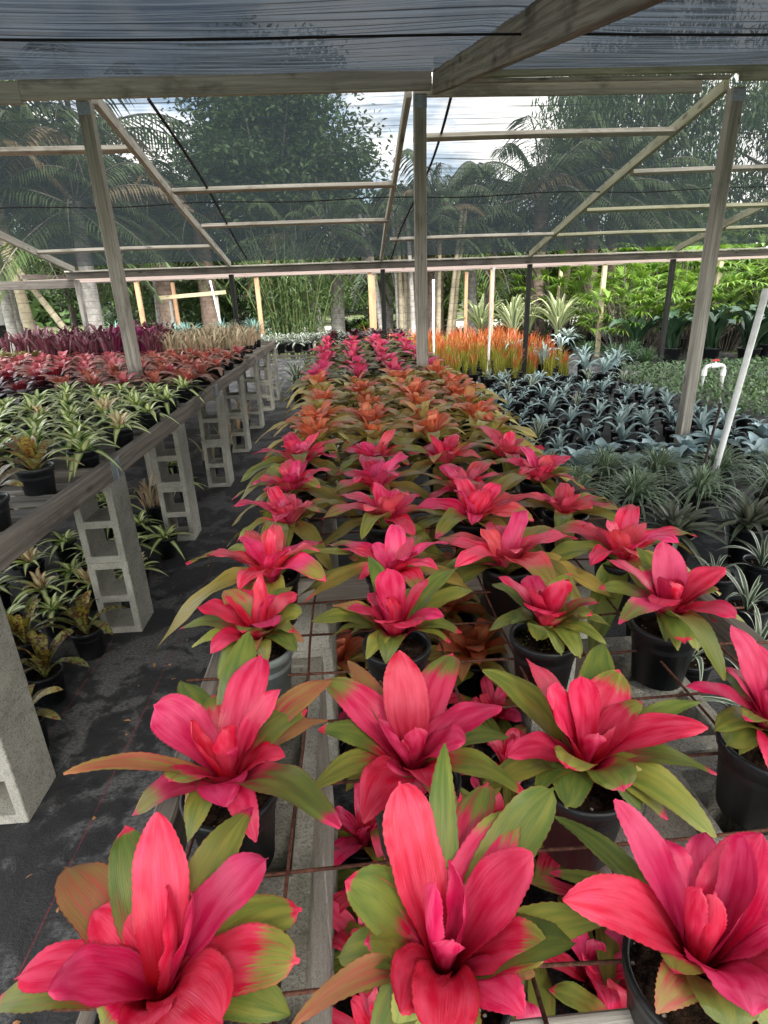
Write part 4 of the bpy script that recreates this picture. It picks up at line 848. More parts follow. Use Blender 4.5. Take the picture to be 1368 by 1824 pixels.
# ------------------------------------------------------------------ left bench
ZB = .815
for k, (x, y, lab) in enumerate(((-1.27, 1.93, 'olive and brown bromeliad nearest the camera on the left bench edge'), (-1.30, 2.33, 'upright olive banded bromeliad beside the first zinc strap of the left bench'), (-1.62, 2.05, 'olive banded bromeliad cut by the left picture edge'), (-1.56, 2.42, 'olive banded bromeliad behind the upright one on the left bench'))):
    potted('potted_bromeliad', 'oliveold', x, y, ZB, lab, 'potted plant', None, 'bench', 1.0)
k = 0
for r, y in enumerate((2.66, 2.87, 3.08, 3.30, 3.52, 3.75, 3.98, 4.21, 4.42)):
    for cidx in range(12):
        x = -1.235 - .215 * cidx - .11 * (r % 2) + random.uniform(-.03, .03)
        if x < -.62 * y - .25: continue
        if x < -2.3 and y > 4.2: continue
        sp = 'whitepink' if (r, cidx) in ((0, 3), (2, 4), (2, 0), (4, 1), (1, 4), (4, 3)) else 'white'
        potted('striped_bromeliad', sp, x, y + random.uniform(-.03, .03), ZB, f"{'pink centred ' if sp == 'whitepink' else ''}cream striped bromeliad, {ORD[cidx]} from the aisle in the {ORD[r]} cream row", 'potted plant', 'cream striped bromeliads on the left bench', 'bench', .96 + random.uniform(-.12, .14), .92)
for r, y in enumerate((4.66, 4.86, 5.08, 5.35, 5.62, 5.9, 6.2, 6.5, 6.75)):
    for cidx in range(12):
        x = -1.26 - .235 * cidx - .12 * (r % 2) + random.uniform(-.03, .03)
        if x < -.62 * y - .2 or (x < -2.25 and y < 5.3): continue
        sp = 'rosecoral' if x < -2.3 or random.random() < .12 else 'coral'
        if abs(x + 1.8) < .12 and abs(y - Y1) < .15: x += .2
        potted('coral_bromeliad', sp, x, y + random.uniform(-.03, .03), ZB, f"{'rosy' if sp == 'rosecoral' else 'coral red'} bromeliad, {ORD[cidx]} from the aisle in the {ORD[r]} red row", 'potted plant', 'coral red bromeliads on the left bench', 'bench', 1.12 + random.uniform(-.1, .14), .92)
for k, (x, y) in enumerate(((-2.38, 4.36), (-2.7, 4.6), (-2.42, 4.75), (-2.8, 4.97), (-2.45, 5.08), (-3.05, 5.1))):
    potted('dark_bromeliad', 'maroon', x, y, ZB, f'dark maroon bromeliad among red ones at the left edge, {ORD[k]} from the camera', 'potted plant', 'dark maroon bromeliads on the left bench', 'bench', 1.05)
for r, y in enumerate((7.05, 7.32, 7.6, 7.9, 8.2, 8.5, 8.85)):
    for cidx in range(14):
        x = -1.32 - .24 * cidx + random.uniform(-.04, .04)
        if x < -4.4: continue
        if x > -2.15 - .12 * r * .5:
            sp, lab, g = 'beige', 'beige upright bromeliad in the pale clump far along the left bench', 'beige upright bromeliads at the far end of the left bench'
        elif x < -3.6 and y < 7.6:
            sp, lab, g = 'yellowgreen', 'low yellow green bromeliad at the far left of the left bench', 'yellow green bromeliads far on the left bench'
        else:
            sp = 'purplebright' if (-2.85 < x < -2.3 and y < 8.1 and y > 7.2) else 'purple'
            lab, g = ('bright magenta upright bromeliad right of the left roof post', 'bright magenta bromeliads far on the left bench') if sp == 'purplebright' else ('dark purple upright bromeliad in the spear like clump on the left bench', 'dark purple upright bromeliads on the left bench')
        potted('upright_bromeliad', sp, x, y + random.uniform(-.04, .04), ZB, lab, 'potted plant', g, 'bench', 1.0 + random.uniform(-.12, .12), .95)

# plants on the ground under the left bench
UL = sorted([(-1.72,2.85,'whitepink'),(-1.47,2.88,'whitepink'),(-1.89,3.5,'white'),(-2.17,3.45,'white'),(-1.27,3.0,'whitepink'),(-1.24,3.48,'white'),(-1.55,2.35,'tiger'),(-1.30,2.40,'tiger'),(-1.34,2.08,'tiger'),(-1.27,1.78,'oliveold'),(-1.45,3.42,'white'),(-1.65,3.3,'white'),(-1.5,4.1,'beige'),(-1.35,5.3,'beige'),(-1.32,6.5,'beige'),(-1.4,7.6,'beige'),(-2.0,2.9,'white'),(-1.75,3.9,'white'),(-1.9,2.4,'white'),(-1.4,4.6,'white'),(-1.95,4.3,'white'),(-1.3,5.8,'beige'),(-1.7,5.2,'white'),(-1.3,7.0,'beige'),(-1.75,2.55,'white'),(-1.55,2.62,'white'),(-2.05,2.6,'whitepink'),(-2.2,3.1,'white'),(-1.65,3.05,'white'),(-1.95,3.2,'whitepink'),(-1.5,3.75,'white'),(-1.8,4.2,'white'),(-1.75,2.15,'tiger'),(-1.55,2.05,'tiger'),(-1.45,1.95,'oliveold')], key=lambda p: p[1])
UW = {'white': 'cream striped', 'whitepink': 'pink centred cream striped', 'tiger': 'brown banded', 'oliveold': 'olive brown', 'beige': 'beige upright'}
cnt = {}
for x, y, sp in UL:
    cnt[sp] = cnt.get(sp, 0) + 1
    potted('young_bromeliad', sp, x, y, 0, f'{UW[sp]} bromeliad under the left bench, {ORD[cnt[sp] - 1]} of its kind from the camera', 'potted plant', 'bromeliads on the ground under the left bench', 'bench', 1.0)

# ------------------------------------------------------------------ right hand ground: agaves and friends
AG = [(2.38,9.0),(2.68,8.79),(3.1,8.89),(1.86,7.4),(1.91,6.94),(2.69,7.51),(1.87,5.85),(2.33,6.56),(2.67,7.18),(2.34,6.18),(2.76,6.32),(2.74,5.86),(3.48,7.29),(3.59,7.09),(3.08,6.78),(2.24,5.29),(3.01,6.02),(3.03,5.69),(3.08,5.38),(3.52,5.9),(3.41,5.4),(2.57,5.13),(1.82,5.04),(3.69,5.64),(3.8,6.73),(3.87,7.18),(3.41,7.84)]
pts = []
for r, y in enumerate(np.arange(4.95, 9.4, .29)):
    for cidx in range(13):
        x = 1.27 + .285 * cidx + .14 * (r % 2) + random.uniform(-.04, .04)
        if x > 4.35 or (x - 3.07) ** 2 + (y - Y1) ** 2 < .03: continue
        if y > 9.0 and x < 2.2: continue
        pts.append((x, y + random.uniform(-.04, .04), r, cidx))
for x, y, r, cidx in pts:
    near = min((x - a) ** 2 + (y - b) ** 2 for a, b in AG) < .028
    sp = 'agave' if near else ('agavesmall' if random.random() < .9 else 'ribbonsmall')
    potted('potted_agave', sp, x, y, 0, f"{'blue grey agave' if sp == 'agave' else 'tiny pale agave' if sp == 'agavesmall' else 'small striped plant'} pot, {ORD[cidx]} from the bench in the {ORD[min(r, 19)]} row behind the mounds", 'potted plant', 'agaves in black pots on the ground', 'ground', (1.4 if near else 1.15) + random.uniform(-.15, .15))
for k, (x, y) in enumerate(sorted(((1.55,4.55),(1.85,4.42),(2.14,4.66),(2.2,4.32),(2.55,4.68),(2.58,4.33),(2.92,4.66),(3.28,4.86),(3.47,4.58),(3.86,5.05),(3.31,4.3),(3.75,4.5),(4.1,4.75),(4.2,5.2)))):
    potted('potted_agave', 'cabbage', x, y, 0, f'broad leaved pale blue agave behind the striped mounds, {ORD[k]} from the bench', 'potted plant', 'broad pale blue agaves', 'ground', 1.25 + random.uniform(-.1, .1))
MOUND = sorted([(1.84,3.95),(1.82,3.43),(2.24,3.92),(2.25,3.43),(2.66,3.86),(3.05,3.8),(2.74,3.39),(1.45,3.5),(1.42,3.98),(3.45,3.85)])
MN = {}
for k, (x, y) in enumerate(MOUND):
    q = 'front' if y < 3.6 else 'back'; MN[q] = MN.get(q, 0) + 1
    potted('potted_mound_plant', 'mound', x, y, 0, f'mounded plant of thin white edged leaves, {ORD[MN[q] - 1]} from the bench in the {q} row', 'potted plant', 'mounded striped plants on the ground', 'tall', 1.0 + random.uniform(-.05, .08))
for k, (x, y) in enumerate(((1.8, 2.88), (2.27, 2.93), (1.43, 3.05))):
    potted('potted_spiky_plant', 'spiky', x, y, 0, ('grey green spiky rosette in front of the foot of the white leaning pipe', 'grey green spiky rosette cut by the right picture edge', 'grey green spiky rosette partly hidden by pink bromeliads at the bench edge')[k], 'potted plant', None, 'tall', 1.0)
PT = sorted([(1.81,2.5),(2.13,2.60),(1.78,2.2),(1.09,1.57),(1.30,1.85),(1.27,2.14),(1.10,1.28),(1.08,1.0),(1.35,1.5),(1.5,2.25),(1.45,2.6),(1.62,1.9),(1.2,2.45),(1.36,1.15)], key=lambda p: p[1])
for k, (x, y) in enumerate(PT):
    potted('potted_striped_plant', 'ribbonsmall', x, y, 0, f'small white striped plant on the ground right of the wire bench, {ORD[k]} from the camera', 'potted plant', 'small striped plants right of the wire bench', 'ground', .95 + random.uniform(-.25, .15), 1.05)
for k, (x, y, s) in enumerate(sorted(((4.2,10.3,1.0),(3.84,9.3,.95),(3.99,8.95,.8),(4.62,9.82,1.0),(4.3,9.4,.9),(3.5,10.4,1.1),(3.35,11.6,1.2),(4.6,12.6,1.1)))):
    potted('potted_agave', 'agavebig', x, y, 0, f'large blue agave with tall curling leaves behind the small agaves, {ORD[k]} from the left', 'potted plant', 'large blue agaves', 'tall', s)
# orange flame grass
FG = []
for r, y in enumerate(np.arange(9.35, 14.6, .30)):
    for cidx in range(13):
        x = (1.06 if y < 11.3 else .45) + .27 * cidx + .1 * (r % 2) + random.uniform(-.05, .05)
        if x > 1.75 + .20 * y - .1 * r * 0 or x > 4.2 or (y < 9.6 and x < 2.2) or (abs(x - 3.08) < .12 and abs(y - Y2) < .15): continue
        FG.append((x, y + random.uniform(-.05, .05)))
for x, y in FG:
    gsp = 'flamegreen' if (y < 10.7 and random.random() < .6) or random.random() < .15 else 'flame'
    potted('potted_flame_grass', gsp, x, y, 0, 'green based orange grass in a black pot behind the small agaves' if gsp == 'flamegreen' else 'fiery orange upright grass in the flame coloured block right of the middle post', 'potted plant', 'flame grass with green blades' if gsp == 'flamegreen' else 'flame grass in black pots', 'ground', (.92 if y < 10.3 else 1.1) + random.uniform(-.12, .12))
for k, (x, y) in enumerate(((5.3, 10.2), (5.0, 10.9), (5.6, 11.4), (4.9, 11.8))):
    potted('potted_tufted_plant', 'finetuft', x, y, 0, f'dark green needle tuft in a pot before the fan palms, {ORD[k]} from the front', 'potted plant', 'dark needle tufts before the fan palms', 'ground', 1.1)
for k, (x, y, s) in enumerate(sorted(((6.35, 11.3, 1.0), (6.95, 11.0, 1.05), (7.55, 10.7, 1.1), (8.1, 10.4, 1.1), (7.3, 11.7, 1.1), (8.2, 11.3, 1.2), (8.7, 10.2, 1.1), (5.95, 11.9, .9)))):
    potted('potted_paddle_plant', 'paddle', x, y, 0, f'tall dark leaved plant in a big black tub, {ORD[k]} from the left', 'potted plant', 'dark leaved plants in big black tubs', 'big', s)
for k, (x, y, s) in enumerate(sorted(((4.3, 15.2, 1.1), (5.4, 15.0, 1.15), (6.4, 15.1, 1.1), (3.7, 16.4, 1.1), (5.0, 16.2, 1.0)))):
    potted('sword_leaf_plant', 'furcraea', x, y, 0, f'large cream edged sword plant before the palm trunks, {ORD[k]} of five from the left', 'shrub', 'cream edged sword plants', 'big', s)
for k, (x, y, s) in enumerate(((5.2, 13.8, 1.0), (6.2, 13.9, .9))):
    potted('silver_rosette_plant', 'silver', x, y, 0, ('silvery tall rosette before the cream edged sword plants', 'smaller silver green rosette beside the fan palms')[k], 'shrub', None, 'big', s)
for k, (x, y) in enumerate(sorted(((-4.1, 11.7), (-3.4, 12.2), (-2.5, 12.4), (-3.0, 11.6), (-1.9, 12.6), (-4.6, 12.3)))):
    potted('teal_spiky_plant', 'teal', x, y, .45, f'blue green spiky plant behind the purple and beige bromeliads, {ORD[k]} from the left', 'potted plant', 'blue green spiky plants behind the left bench', 'big', 1.0)
# low flowering ground cover in trays: nobody could count it
mb = MB(); rs = np.random.RandomState(5)
for k in range(9500):
    x, y = 4.2 + rs.rand() * 4.3, 6.0 + rs.rand() * 4.1
    if x < 4.2 + .0 * y or (x < 4.65 and y > 9.0): continue
    a = rs.rand() * 6.28; h = .10 + .12 * rs.rand()
    P = [v + np.array([x, y, h]) for v in polar_leaf(a, .05 + .03 * rs.rand(), rs.rand() * 1.2, .15, .003)]
    leaf(mb, P, a, .026 + .016 * rs.rand(), 4, 3, 'oval', (.2, .2, 0), green=lambda t, q=rs.rand(): q + 0 * t, rnd=rs.rand())
tag(link('ground_cover', mb.mesh('ground_cover', [M['cover']])), kind='stuff')

mb = MB(); rs = np.random.RandomState(21)
for k in range(150):
    x, y = rs.uniform(-1.05, -.3), rs.uniform(.8, 7)
    a = rs.rand() * 6.28; leaf(mb, [p + np.array([x, y, .006]) for p in polar_leaf(a, .01 + .03 * rs.rand() ** 3, .05, .0, .001)], a, .004 + .012 * rs.rand() ** 2, 4, 3, 'oval', (.2, .1, .1), sen=.9, rnd=rs.rand())
tag(link('leaf_litter', mb.mesh('leaf_litter', [M['beige']])), kind='stuff')

# ------------------------------------------------------------------ trees, palms, bamboo, shrubs beyond
def leaf_cloud(mb, C, size, rs, mi=0, flat=.5, asp=2.2, droop=0.0):
    n = len(C); a = rs.rand(n) * 6.283; el = rs.randn(n) * flat - droop
    T = np.stack([np.cos(a) * np.cos(el), np.sin(a) * np.cos(el), np.sin(el)], 1)
    rr = rs.randn(n, 3); S = np.cross(T, rr + np.array([0, 0, 2.0])); S /= np.linalg.norm(S, axis=1)[:, None] + 1e-9
    L = size * (.6 + .8 * rs.rand(n))[:, None]; W = L / asp
    N = np.cross(S, T)
    v = np.stack([C, C + T * L * .5 + S * W * .5 - N * L * .04, C + T * L - N * L * .14, C + T * L * .5 - S * W * .5 - N * L * .04], 1)
    col = np.stack([rs.rand(n), np.zeros(n), rs.rand(n)], 1)
    uv = np.array([(.5, 0), (1, .5), (.5, 1), (0, .5)])
    f = np.arange(n * 4).reshape(n, 4)
    mb.add(v.reshape(-1, 3), f, np.repeat(uv[None], n, 0), np.repeat(col, 4, 0), mi)
def tree(label, x, y, h, crown, n, size, mat, group=None, trunk_r=.14, clumps=34, name='broadleaf_tree', seed=0, droop=0.0, asp=2.2, base=None, lean=0.0):
    """crown = (rx, ry, z0, z1); clumps of leaves on limb ends spread through the crown volume"""
    rs = np.random.RandomState(seed + 900); t = thing(name, label, 'tree' if 'tree' in name else 'shrub', (x, y, 0), 0, group)
    rx, ry, z0, z1 = crown
    tm = MB(); top = np.array([lean, 0, z0 + .6 * (z1 - z0)])
    tube(tm, [(0, 0, -.05), (.04, .02, h * .25), (lean * .5, .0, h * .5), tuple(top)], [trunk_r, trunk_r * .8, trunk_r * .6, trunk_r * .2], 8)
    mb = MB(); pts = []
    for k in range(clumps):
        d = rs.randn(3); d /= np.linalg.norm(d); q = rs.rand() ** .4
        c = np.array([d[0] * rx * q, d[1] * ry * q, (z0 + z1) / 2 + d[2] * (z1 - z0) / 2 * q]) + np.array([lean, 0, 0])
        s = (.20 + .22 * rs.rand()) * min(rx, (z1 - z0) / 2)
        m = int(n / clumps * (.5 + rs.rand()))
        dd = rs.randn(m, 3); dd /= np.linalg.norm(dd, axis=1)[:, None]; rad = rs.rand(m) ** .45
        pts.append(c + dd * rad[:, None] * np.array([s * 1.25, s * 1.25, s * .85]))
        if k % 2 == 0:
            s0 = np.array([0, 0, max(.3, z0 * .8)]) + (top - np.array([0, 0, max(.3, z0 * .8)])) * rs.rand() * .8
            tube(tm, [tuple(s0), tuple((s0 + c) / 2 + np.array([0, 0, .15])), tuple(c)], [trunk_r * .32, trunk_r * .2, trunk_r * .06], 5)
    leaf_cloud(mb, np.concatenate(pts), size, rs, 0, .5, asp, droop)
    link('trunk', tm.mesh('trunk', [M['trunk']]), t); link('crown', mb.mesh('crown', [M[mat]], False), t)
    return t
def palm_crown(seed, nf=20, L=2.2, mat='palm', el=(80, -35), leaflet=.5, dead=.15, nl=34, spread=1.0):
    rs = np.random.RandomState(seed); mb = MB(); az = 0
    for i in range(nf):
        r = i / (nf - 1); az += 2.39996 + rs.randn() * .2; e = math.radians(el[0] + (el[1] - el[0]) * r + rs.randn() * 8)
        l = L * (.8 + .35 * rs.rand()); D = np.array([math.cos(az), math.sin(az), 0]); Z = np.array([0, 0, 1.0]); S = np.array([-math.sin(az), math.cos(az), 0])
        P = [np.zeros(3), (D * math.cos(e) + Z * math.sin(e)) * l * .35, (D * math.cos(e) + Z * math.sin(e)) * l * .7 + Z * (-.05 * l), (D * math.cos(e) * .95 + Z * math.sin(e) * .75) * l - Z * l * (.30 + .15 * rs.rand())]
        P = np.array(P); t = np.linspace(0, 1, 14)
        b = np.stack([(1 - t) ** 3, 3 * t * (1 - t) ** 2, 3 * t * t * (1 - t), t ** 3], 1); C = b @ P
        tube(mb, [tuple(c) for c in C], list(np.linspace(.022, .005, 14)), 4, False, 1)
        isdead = rs.rand() < dead * r * 2
        ts = np.repeat(np.linspace(.14, .99, nl), 2); sg = np.tile([1, -1], nl)
        bb = np.stack([(1 - ts) ** 3, 3 * ts * (1 - ts) ** 2, 3 * ts * ts * (1 - ts), ts ** 3], 1); c = bb @ P
        ll = leaflet * l / 2.2 * np.sin(np.pi * np.clip(ts * .80 + .15, 0, 1)) ** .7 * (.85 + .3 * rs.rand(len(ts)))
        d = (D[None] * .55 + S[None] * sg[:, None] * spread - Z[None] * (.25 + .35 * rs.rand(len(ts))[:, None])); d /= np.linalg.norm(d, axis=1)[:, None]
        w = D[None] * .018 * (l / 2.2) + 0 * d
        mid = c + d * ll[:, None] * .55; tip = c + d * ll[:, None] - Z * ll[:, None] * .22
        v = np.stack([c - w * .6, c + w * .6, mid + w, mid - w, tip], 1).reshape(-1, 3); n = len(ts)
        k = np.arange(n)[:, None] * 5
        col = np.stack([rs.rand(n), np.full(n, .9 if isdead else .0), rs.rand(n)], 1); col = np.repeat(col, 5, 0)
        u5 = np.tile(np.array([(.3, 0), (.7, 0), (.8, .5), (.2, .5), (.5, 1)]), (n, 1))
        mb.add(v, np.concatenate([k + np.array([[0, 1, 2, 3]])]), u5, col, 0)
        f3 = (k + np.array([[3, 2, 4]])); mb.F.append((f3 + mb.n - len(v), u5[f3], 0))
    return mb.mesh('crown', [M[mat], M['trunk']], False)
PALMS = [palm_crown(40 + i, nf=22, L=2.3, dead=.06) for i in range(3)]
def palm(label, x, y, h, r, mat='palmgrey', lean=(0, 0), crown=0, cs=1.0, group='palms behind the shade house', flare=1.5, shaft=None, name='palm_tree', crown_mesh=None, rz=0.0):
    t = thing(name, label, 'palm', (x, y, 0), 0, group); mb = MB()
    pts = [(lean[0] * s ** 1.3, lean[1] * s ** 1.3, h * s) for s in np.linspace(0, 1, 12)]
    rr = [r * (1 + (flare - 1) * max(0, 1 - s * 5) ** 1.5) * (1 - .25 * s) for s in np.linspace(0, 1, 12)]
    tube(mb, pts, rr, 14); link('trunk', mb.mesh('trunk', [M[mat]]), t)
    if crown is not None:
        link('crown', crown_mesh or PALMS[crown % len(PALMS)], t, (lean[0], lean[1], h - .05), rz or random.random() * 6, cs * 1.25)
    return t
# palms whose fronds show through the cloth; trunks stand in the gap under the eave
PL = [ # x, y, h, r, mat, lean, crown scale, label
 (-5.9, 14.6, 3.60, .19, 'palmgrey', (.1, 0), 0.95, 'thick pale grey palm trunk standing left of the leftmost roof post'),
 (-7.6, 15.2, 4.60, .12, 'palmgrey', (-.5, 0), 1.1, 'grey palm with a leaning trunk near the left picture edge'),
 (-6.6, 16.5, 4.40, .12, 'palmgrey', (-.3, .2), 1.1, 'slim grey palm third from the left picture edge'),
 (-7.1, 14.0, 3.90, .13, 'palmtan', (-.05, 0), 1.0, 'tan ringed palm trunk before the parked white truck'),
 (-8.7, 16.2, 4.60, .13, 'palmgrey', (.2, 0), 1.1, 'grey palm cut by the left picture edge'),
 (-5.0, 17.5, 3.60, .26, 'palmbrown', (0, 0), 0.95, 'stout rough barked palm behind the orange posts at left'),
 (-3.9, 17.8, 3.60, .28, 'palmbrown', (.05, 0), 0.95, 'stout rough barked palm right of the pale yellow rail'),
 (-.75, 16.8, 3.00, .23, 'palmgrey', (-.5, 0), 0.7, 'thick grey palm with a curving trunk right of the bamboo'),
 (-.25, 17.8, 3.00, .22, 'palmgrey', (.1, 0), 0.7, 'grey palm with a swollen base beside the curving one'),
 (1.25, 18.5, 3.00, .20, 'palmgrey', (.1, 0), 0.7, 'grey palm seen left of the middle roof post'),
 (2.55, 17.5, 3.61, .30, 'palmbrown', (.1, 0), 0.95, 'rough brown palm seen right of the middle roof post'),
 (3.9, 18.5, 3.48, .20, 'palmgrey', (-.15, 0), 0.95, 'grey palm with a swollen base behind the orange grass'),
 (4.6, 19.5, 3.45, .16, 'palmgrey', (.3, 0), 0.95, 'slim grey palm leaning right behind the orange grass'),
 (5.6, 17.6, 3.90, .24, 'palmbrown', (.0, 0), 1.15, 'brown palm behind the first cream edged sword plant'),
 (6.6, 18.4, 3.90, .20, 'palmbrown', (.2, 0), 1.15, 'brown ringed palm behind the second cream edged sword plant'),
 (7.4, 18.0, 3.90, .22, 'palmbrown', (-.2, 0), 1.15, 'brown palm between the sword plants and the fan palms'),
 (8.4, 19.2, 4.20, .24, 'palmbrown', (0, 0), 1.3, 'tall brown palm rising above the fan palms'),
 (1.9, 21.0, 3.47, .14, 'palmgrey', (.3, 0), 0.95, 'thin grey palm far behind the middle post'),
 (-9.8, 18.5, 5.40, .16, 'palmgrey', (.3, 0), 1.5, 'tall feathery palm behind the truck at far left'),
 (-7.9, 19.5, 5.80, .16, 'palmgrey', (.5, 0), 1.5, 'tall feathery palm over the left end of the roof'),
 (-6.0, 20.0, 3.60, .16, 'palmgrey', (.2, 0), 0.95, 'feathery palm left of the big broadleaf tree'),
]
for i, (x, y, h, r, m, ln, cs, lab) in enumerate(PL): palm(lab, x, y, h, r, m, ln, i, cs)
t = thing('leaning_pole', 'pale jointed bamboo pole leaning among the palm trunks at left', 'pole', (-5.6, 13.6, 0)); mb = MB()
tube(mb, [(0, 0, 0), (-1.6, .3, 2.6)], [.075, .06], 10); link('pole', mb.mesh('pole', [M['palmtan']]), t)
# a dry hanging spike of old flowers on one trunk
# multi stemmed grey palm clump behind the middle post
cl = thing('clumping_palm', 'dense clump of many thin grey palm stems behind the middle roof post', 'palm', (2.0, 16.8, 0))
rs = np.random.RandomState(3)
for k in range(22):
    mb = MB(); x, y = rs.randn() * .52, rs.randn() * .4; lx = x * .35 + rs.randn() * .1
    tube(mb, [(x, y, 0), (x + lx * .4, y, 1.6), (x + lx, y, 3.4)], [.075, .06, .045], 8); link('stem', mb.mesh('stem', [M['palmgrey' if k % 3 else 'palmtan']]), cl)
for k in range(7):
    link('crown', PALMS[k % 3], cl, (rs.randn() * .8, rs.randn() * .6, 2.9 + rs.rand() * .7), rs.rand() * 6, .7)
# bamboo
bb = thing('bamboo_clump', 'dense green bamboo clump with thin arching canes left of the curving palm', 'bamboo', (-1.35, 15.6, 0)); rs = np.random.RandomState(8)
pts = []
for k in range(60):
    mb = MB(); x, y = rs.uniform(-.62, .62), rs.uniform(-.4, .4); lx, ly = x * .8 + rs.randn() * .25, y * .5 + rs.randn() * .2; h = rs.uniform(2.0, 3.3)
    tube(mb, [(x, y, 0), (x + lx * .2, y + ly * .2, h * .35), (x + lx * .55, y + ly * .5, h * .7), (x + lx * 1.3, y + ly, h)], [.019, .018, .014, .004], 6)
    link('cane', mb.mesh('cane', [M['canemat']]), bb)
    for q in range(42):
        s = rs.uniform(.18, 1) ; pts.append((x + lx * (1.3 * s ** 1.7) + rs.randn() * .14, y + ly * s + rs.randn() * .14, h * s + rs.randn() * .08))
mb = MB(); leaf_cloud(mb, np.array(pts * 2) + rs.randn(len(pts) * 2, 3) * .09, .19, rs, 0, .5, 6.5, .55); link('foliage', mb.mesh('foliage', [M['bamboo']], False), bb)
# broadleaf trees
tree('large bushy broadleaf tree filling the view through the cloth left of the middle post', -1.9, 18.6, 5, (2.7, 2.0, 2.2, 7.6), 46000, .17, 'tree', clumps=120, seed=1, trunk_r=.22)
tree('smaller broadleaf tree leaning against the large one on its left', -4.9, 22.5, 4, (1.7, 1.8, 2.0, 6.3), 9000, .17, 'tree', clumps=36, seed=2)
tree('dark drooping tree at the upper right seen through the cloth', 10.2, 21, 6, (3.4, 2.6, 2.8, 10.0), 24000, .22, 'tree', clumps=80, seed=3, droop=.9, asp=4.5, trunk_r=.25)
tree('second drooping tree beyond the right picture edge', 15.0, 20, 6, (3.2, 2.6, 2.0, 9.5), 17000, .24, 'tree', clumps=60, seed=4, droop=.9, asp=4.5, trunk_r=.25)
tree('dark round tree behind the feathery palms at far left', -10.5, 24, 5, (3.2, 2.4, 1.6, 7.8), 15000, .19, 'tree', clumps=60, seed=5)
BS = [(-8.6, 25, 2.5, 0, 3.6, 'tree', 'dark bush between the palm trunks at far left'), (-5.6, 23, 2.2, 0, 3.2, 'tree', 'green bush behind the pale yellow rail'), (-3.6, 20.5, 1.5, .1, 2.9, 'bamboo', 'light green bush behind the rough barked palms'),
      (-1.9, 31.5, 3.0, 0, 3.8, 'tree', 'green bush behind the bamboo clump beyond the sandy track'), (1.0, 31, 2.2, 0, 3.3, 'bamboo', 'light bush far down the gap left of the middle post'), (3.8, 31, 2.6, 0, 3.9, 'tree', 'green bush far behind the clumping palm'),
      (5.4, 22.5, 1.8, 0, 3.4, 'treelight', 'bright yellow green bush behind the orange grass'), (7.6, 22.5, 2.2, 0, 3.9, 'treelight', 'bright yellow green bush behind the sword plants'), (10.4, 22.0, 2.2, 0, 3.6, 'treelight', 'bright yellow green bush behind the fan palms'),
      (3.2, 21.8, 1.0, 0, 2.4, 'treelight', 'small bright bush between the grey palm trunks'), (.3, 21.5, .9, 0, .75, 'bamboo', 'low green shrub by the track left of the middle post'), (1.0, 20.5, .8, 0, .6, 'treelight', 'low light green shrub at the foot of the grey palms')]
for i, (x, y, w, z0, z1, m, lab) in enumerate(BS):
    tree(lab, x, y, z1 * .8, (w, w * .7, z0, z1), int(4200 * w), .17 if m != 'treelight' else .19, m, 'bushes between the trunks', clumps=int(16 + 12 * w), name='bush', seed=20 + i, trunk_r=.05)
mb = MB(); rs = np.random.RandomState(77); n = 60000
X = rs.uniform(-60, 70, n); Y = 40 + 12 * rs.rand(n); hh = 5.0 + 2.0 * np.sin(X * .31) + 1.5 * np.sin(X * .83 + 1); Zz = hh * rs.rand(n) ** .8
leaf_cloud(mb, np.stack([X, Y, Zz], 1), .75, rs, 0, .6, 1.8)
tag(link('distant_woodland', mb.mesh('distant_woodland', [M['tree']], False)), kind='stuff')
# fan palm shrubs at right: fans of narrow fingers on thin stems
def fan_shrub(seed, n=72, R=1.15, H=2.0):
    rs = np.random.RandomState(seed); mb = MB()
    for k in range(n):
        a = rs.rand() * 6.28; q = rs.rand() ** .5; x, y = q * R * math.cos(a), q * R * math.sin(a); z = H * (.30 + .70 * rs.rand()) * (1 - .35 * q)
        tube(mb, [(x * .45, y * .45, 0), (x * .75, y * .75, z * .6), (x, y, z)], [.012, .009, .006], 4, False, 1)
        fa = a + rs.randn() * .6; tilt = rs.uniform(.05, .85)
        for j in range(9):
            b = fa + (j - 4) * .30
            P = polar_leaf(b, .40 + .08 * rs.rand() - .015 * abs(j - 4), tilt - .05 * abs(j - 4), .12, .01)
            leaf(mb, [p + np.array([x, y, z]) for p in P], b, .052, 6, 3, 'lance', (.25, .2, .1), green=lambda t, g=rs.rand(): g + 0 * t, rnd=rs.rand(), base=.5)
    return mb.mesh('foliage', [M['fan'], M['trunk']])
FANS = [fan_shrub(60 + i) for i in range(3)]
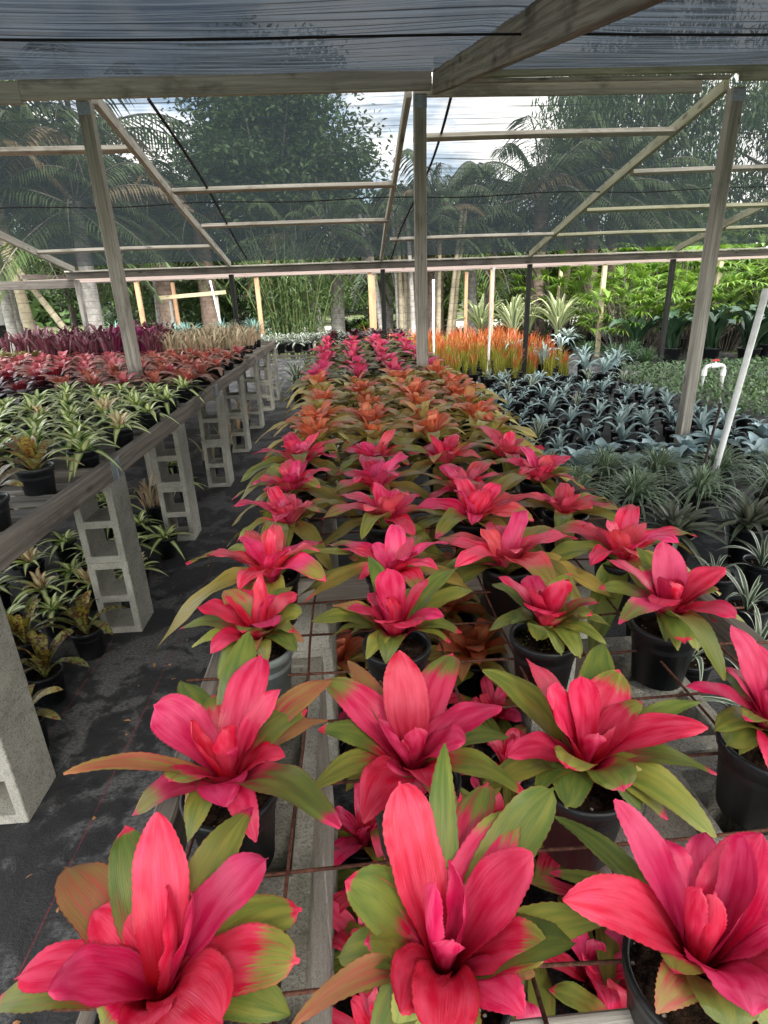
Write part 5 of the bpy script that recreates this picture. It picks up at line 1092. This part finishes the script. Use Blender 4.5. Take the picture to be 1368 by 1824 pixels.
for k, (x, y, s, z) in enumerate(sorted(((6.4, 12.8, .95, 0), (7.4, 12.9, 1.0, 0), (8.6, 13.2, 1.05, 0), (7.0, 14.6, 1.25, 0), (8.4, 14.8, 1.35, 0), (9.8, 14.2, 1.35, 0), (10.4, 12.8, 1.2, 0), (9.4, 12.4, 1.05, 0), (11.6, 14.0, 1.4, 0), (6.0, 16.6, 1.2, 0), (11.0, 16.2, 1.6, 0), (9.2, 16.6, 1.5, 0)))):
    t = thing('fan_palm_shrub', f'bushy fan palm with finger like bright leaves at right, {ORD[k]} from the left', 'shrub', (x, y, 0), 0, 'fan palm shrubs at right')
    link('foliage', FANS[k % 3], t, rz=k * 1.3, sc=s); p = link('pot', POT['big'], t, sc=1.1)
# dark undergrowth and grass at the foot of the trunks
mb = MB(); rs = np.random.RandomState(31); n = 26000
X = rs.uniform(-14, 16, n); Y = rs.uniform(15.6, 23, n)
keep = ~((X < -6) & (Y > 15.8)); X, Y = X[keep], Y[keep]; Zz = .22 * rs.rand(len(X)) * (.4 + .6 * (np.sin(X * 1.7 + Y) > 0))
leaf_cloud(mb, np.stack([X, Y, Zz], 1), .16, rs, 0, .7, 4.0)
tag(link('undergrowth', mb.mesh('undergrowth', [M['bamboo']], False)), kind='stuff')

# parked truck at the left edge
tr = thing('parked_truck', 'white box truck parked beyond the palms at the left picture edge', 'truck', (-12.9, 19.5, 0), math.pi)
mb = MB(); box(mb, (-2.6, -1.1, .95), (2.3, 1.1, 3.1)); bevel(link('cargo_box', mb.mesh('cargo_box', [M['white_paint']], False), tr), .03)
for z in (1.3, 1.75, 2.2, 2.65):
    mb = MB(); box(mb, (-2.55, -1.125, z), (2.25, -1.103, z + .035)); box(mb, (-2.55, 1.103, z), (2.25, 1.125, z + .035)); link('panel_rib', mb.mesh('panel_rib', [M['zinc']], False), tr)
mb = MB(); box(mb, (2.4, -1.0, .7), (4.0, 1.0, 2.4)); cb = bevel(link('cab', mb.mesh('cab', [M['white_paint']], False), tr), .12, 3)
mb = MB(); box(mb, (2.75, -1.02, 1.55), (3.6, -1.005, 2.15)); link('window', mb.mesh('window', [M['darkglass']], False), cb)
mb = MB(); box(mb, (-2.5, -.9, .62), (3.9, .9, .93)); link('chassis', mb.mesh('chassis', [M['tyre']], False), tr)
for x in (-1.7, 3.1):
    for y in (-.95, .95):
        mb = MB(); tube(mb, [(x, y - .13, .45), (x, y + .13, .45)], .45, 20); w = link('wheel', mb.mesh('wheel', [M['tyre']]), tr)
        mb = MB(); s = -1 if y < 0 else 1; tube(mb, [(x, y + s * .12, .45), (x, y + s * .14, .45)], .24, 16); link('rim', mb.mesh('rim', [M['zinc']]), w)
